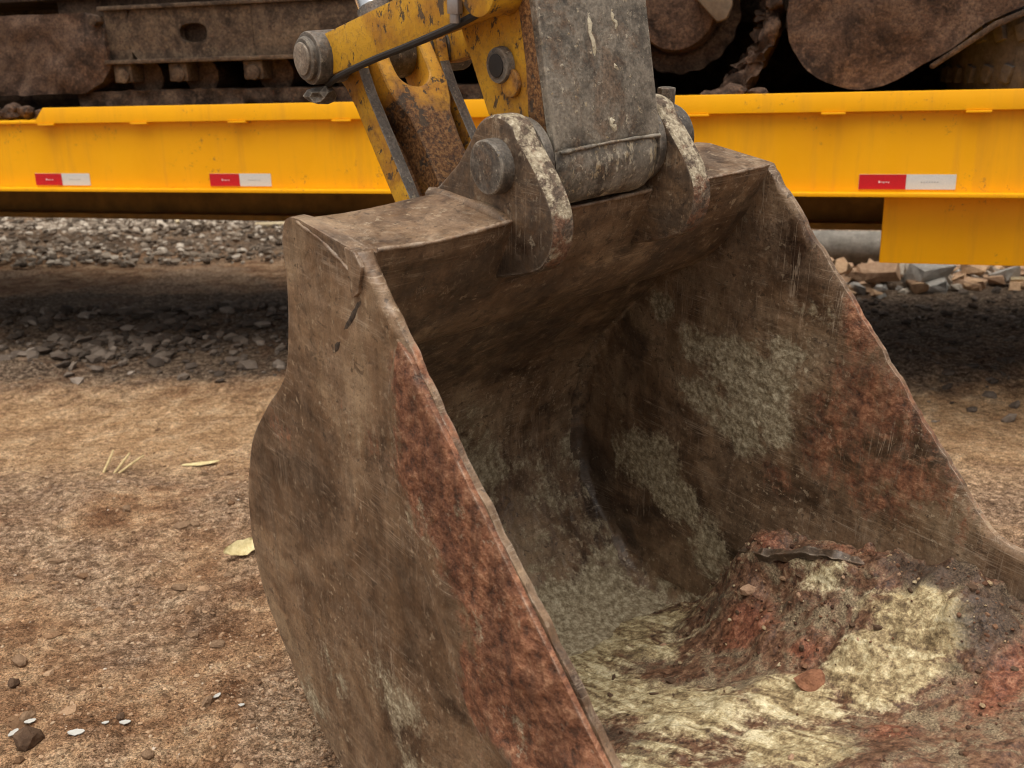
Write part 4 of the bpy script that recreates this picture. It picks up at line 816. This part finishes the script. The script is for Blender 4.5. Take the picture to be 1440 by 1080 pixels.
# greased port on the side plate
gp = MB(); c_ = (-.092, .195)
ring_ = [(.026, .3015), (.024, .292), (.017, .292), (.015, .3), (.0, .3)]
for k_ in range(28):
    pass
gp.cyl((c_[0], .288, c_[1]), (c_[0], .3018, c_[1]), .024, .026, 28).build('port_ring', M_PIN, ar, .003)
MB().cyl((c_[0], .2862, c_[1]), (c_[0], .2885, c_[1]), .016, n=24).build('port_hole_disc', M_BLACK, ar, .001)  # black disc stands for the dark inside of the port hole
MB().cyl((c_[0]+.02, .294, c_[1]-.022), (c_[0]+.02, .3018, c_[1]-.022), .02, n=20).build('port_lug', M_LINK, ar, .003)
# guide links either side, from the upper linkage pin to the arm
PG = (-.085, .30)
dirv = np.array(PG)-np.array(P3); dirv /= np.linalg.norm(dirv); prp = np.array([-dirv[1], dirv[0]])
def barpoly(hw0, hw1):
    a = math.degrees(math.atan2(dirv[1], dirv[0]))
    return circ(P3, hw0, a+90, a+270, 14)+circ(PG, hw1, a-90, a+90, 14)
for v0, vb0, vb1 in ((.262, .238, .300), (.504, .50, .56)):
    g = MB().prism(barpoly(.034, .036), v0, v0+.034).build('guide_link', M_ARMY, ar, .005)
    MB().cyl((P3[0], vb0, P3[1]), (P3[0], vb1, P3[1]), .044, n=36).build('link_boss', M_PIN, g, .004)
    MB().cyl((PG[0], v0-.012, PG[1]), (PG[0], v0+.04, PG[1]), .04, n=32).build('link_boss', M_ARMY, g, .004)
lp = MB().cyl((P3[0], .228, P3[1]), (P3[0], .572, P3[1]), .036, n=40).build('linkage_pin', M_PIN, ar, .006, 3, jitter=.0012)
MB().cyl((P3[0], .224, P3[1]), (P3[0], .2285, P3[1]), .027, n=30).build('pin_face', grey_worn('rubbed_pin_face', (.14, .11, .085), (.26, .21, .165), .1), lp, .002)
hp = [(*(np.array(P3)+dirv*a_-prp*b_), ) for a_, b_ in ((.0, .047), (.05, .040), (.16, .036), (.28, .036), (.4, .034), (.47, .03))]
MB().tube([(q[0], .264, q[1]) for q in spline(hp, 24)], .0055, 8).build('bar_edge_shade', M_BLACK, ar)  # dark tube added for the shaded lower edge of the guide bar
MB().cyl((-.135, .25, .285), (-.135, .25, .262), .011, n=6).cyl((-.135, .25, .262), (-.135, .25, .25), .0075, n=10).build('bolt', plain('zinc_bolt', (.42, .41, .42), .4, .8), ar, .001)
gc = clod_mesh('grease_lump', .05, 21, M_PIN, .7); o = bpy.data.objects.new('grease_lump', gc); link(o, ar); o.location = (P3[0]+.0, .258, P3[1]-.08)
# H-shaped bucket link
hl = empty('bucket_link'); hl.parent = ar
ax_ = np.array(P2)-np.array(P3); LL = np.linalg.norm(ax_); ax_ /= LL; bx = np.array([-ax_[1], ax_[0]])     # bx points up-forward, to the camera
hm = Matrix.Identity(4)
for i_, c3 in enumerate(((ax_[0], 0, ax_[1]), (0, 1, 0), (bx[0], 0, bx[1]))):
    for j_ in range(3): hm[j_][i_] = c3[j_]
hm[0][3], hm[2][3] = P3; hl.matrix_local = hm
def capsule(r0_, r1_): return circ((0, 0), r0_, 90, 270, 12)+circ((LL, 0), r1_, -90, 90, 12)
fp = circ((0, 0), .046, 60, 300, 14)+[(.045, -.030), (.09, -.024), (LL-.05, -.024)]+circ((LL, 0), .034, -80, 80, 10)+[(LL-.05, .024), (.09, .024), (.045, .030)]
for v0 in (.304, .474):
    o = MB().prism(fp, v0, v0+.022).build('link_flange', M_LINK if v0 > .4 else M_ARMY, hl, .003)
    rim_slot(o, M_DARKRIM, lambda n_, c_: n_.z > .6 and c_.x > .05)  # front edge of each flange in a darker grey
yk = [(-.04, .337), (.09, .337), (.125, .345), (.15, .356), (.20, .360), (LL+.03, .360), (LL+.03, .440), (.20, .440), (.15, .444), (.125, .455), (.09, .463), (-.04, .463), (-.045, .452), (-.04, .434), (.06, .434)]+[(.062+.034*math.sin(math.pi*k_/10), .40+.034*math.cos(math.pi*k_/10)) for k_ in range(1, 10)]+[(.06, .366), (-.04, .366), (-.045, .35)]
MB().prism(yk, -.036, .044, 'z').build('link_yoke', M_LINK, hl, .009, 3); put_attr(bpy.data.objects['link_yoke'], 'rust', lambda c_: .26*ss(.09, .19, c_.x)-.06)
MB().box((.10, .3265, -.04), (LL, .4715, -.02)).build('link_web', M_LINK, hl, .003); put_attr(bpy.data.objects['link_web'], 'rust', lambda c_: .3)
# cylinder rod with its eye on the linkage pin
cr = MB().cyl((P3[0], .370, P3[1]), (P3[0], .430, P3[1]), .047, n=36).build('rod_eye', M_PIN, ar, .005)
rd = Vector((-.54, 0, .84)).normalized(); c0 = Vector((P3[0], .40, P3[1]))
MB().cyl(c0+rd*.035, c0+rd*.085, .036, .031, 30).build('rod_neck', M_PIN, ar, .003)
MB().cyl(c0+rd*.08, c0+rd*.62, .0285, n=36).build('cylinder_rod', M_CHROME, ar)
MB().cyl(c0+rd*.6, c0+rd*1.5, .05, n=36).build('cylinder_barrel', M_ARMY, ar, .004)

# ------------------------------------------------------------------ small things on the near ground
def gpt(x, y, dz=0): return (x, y, float(gz(x, y))+dz)
loose('soil_clod', clod_mesh('soil_clod', .05, 31, M_CLOD, .85), gpt(-.945, 1.625, -.006), (1, .85, 1), (0, 0, .5), 'dark soil clod near the lower left corner of the picture', 'soil lump')
loose('soil_clod', clod_mesh('soil_clod', .024, 33, M_CLOD, .9), gpt(-1.06, 1.81, -.003), (1, 1, 1), (0, 0, 1.5), 'small dark clod on the dirt at the left picture edge', 'soil lump')
loose('soil_clod', clod_mesh('soil_clod', .02, 35, M_CLOD, .6), gpt(-.80, 1.705, -.003), (1.3, .8, 1), (0, 0, 1.5), 'small dark clod beside two white paper scraps', 'soil lump')
M_PAPER = plain('white_paper', (.42, .41, .38), .7, 0, 60, .1); M_LEAF = chunk_mat('dry_cream_leaf', (.42, .33, .15), (.66, .57, .33), 45)
def flake(name, x, y, l, wd_, rz, tilt, mat, lab, cat, lift=.004, curl=.2):
    a, b_ = 9, 6; P = []
    for i in range(a):
        for j in range(b_):
            t_ = i/(a-1)*2-1; k_ = j/(b_-1)*2-1; ww = wd_*(1-abs(t_)**2.2*.8)*(1+.12*math.sin(i*2.1)); P.append((t_*l, k_*ww, curl*l*(t_*t_*.5+k_*k_*.35)))
    n_ = len(P); P = P+[(p_[0], p_[1], p_[2]-.0015) for p_ in P]
    F = gridfaces(a, b_).tolist()+gridfaces(a, b_, n_, True).tolist()
    bd = [i*b_ for i in range(a)]+[(a-1)*b_+j for j in range(1, b_)]+[i*b_+b_-1 for i in range(a-2, -1, -1)]+[j for j in range(b_-2, 0, -1)]
    F += [[bd[i], bd[(i+1) % len(bd)], bd[(i+1) % len(bd)]+n_, bd[i]+n_] for i in range(len(bd))]
    o = raw(name, P, F, mat, None, sharp=50); o.location = gpt(x, y, lift); o.rotation_euler = (tilt, 0, rz); return tag(o, lab, cat)
flake('dry_leaf', -.735, 2.42, .055, .025, .75, .5, M_LEAF, 'curled cream leaf on the dirt touching the bucket back', 'leaf', .018, .35)
for (x, y, l, rz, lab) in [(-.86, 1.64, .016, .1, 'largest white paper scrap right of the dark clod'), (-.97, 1.685, .011, .4, 'white paper scrap just behind the dark clod'), (-.625, 1.77, .009, 1., 'white scrap on dirt halfway between clod and bucket'), (-.785, 1.688, .011, .1, 'white scrap in front of the small dark clod'), (-.99, 1.655, .012, 1.2, 'white scrap left of the dark clod at the picture edge'), (-.57, 1.745, .007, .2, 'tiny white scrap nearest the bucket foot'), (-.82, 1.68, .007, .3, 'tiny white scrap left of the small dark clod')]:
    flake('paper_scrap', x, y, l, l*.5, rz, .15, M_PAPER, lab, 'paper')
flake('bark_strip', -1.05, 3.11, .06, .012, .25, .1, M_LEAF, 'pale thin bark strip on dirt behind the straw', 'bark', .006, .1)
M_STRAW = chunk_mat('dry_straw', (.38, .28, .14), (.6, .47, .26), 60)
for i, (dx, lean, l) in enumerate([(-.02, .012, .10), (.015, .03, .10), (.03, .06, .085)]):
    x, y = -1.32+dx, 3.02
    stick('straw_stub', (x, y, .0), (x+lean, y+.075, l*.5), .0042, M_STRAW, ['leftmost pale straw stub standing in the dirt', 'middle pale straw stub standing in the dirt', 'rightmost leaning pale straw stub in the dirt'][i], 'straw')
r = random.Random(21); cc = [clod_mesh('dirt_clod', .04, s, chunk_mat('tan_clod_%d' % s, (.14, .085, .052), (.26, .17, .105), 40), .55) for s in (41, 43, 47)]
for k in range(55):
    x = r.uniform(-2.0, -.45); y = r.uniform(1.5, 3.1)
    loose('dirt_clod', cc[k % 3], gpt(x, y, -.008), (r.uniform(.4, 1.3), r.uniform(.4, 1.1), r.uniform(.5, 1.1)), (0, 0, r.uniform(0, 6)), 'brown dirt clod half sunk in the foreground dirt', 'dirt clod', 'dirt clods in the foreground')
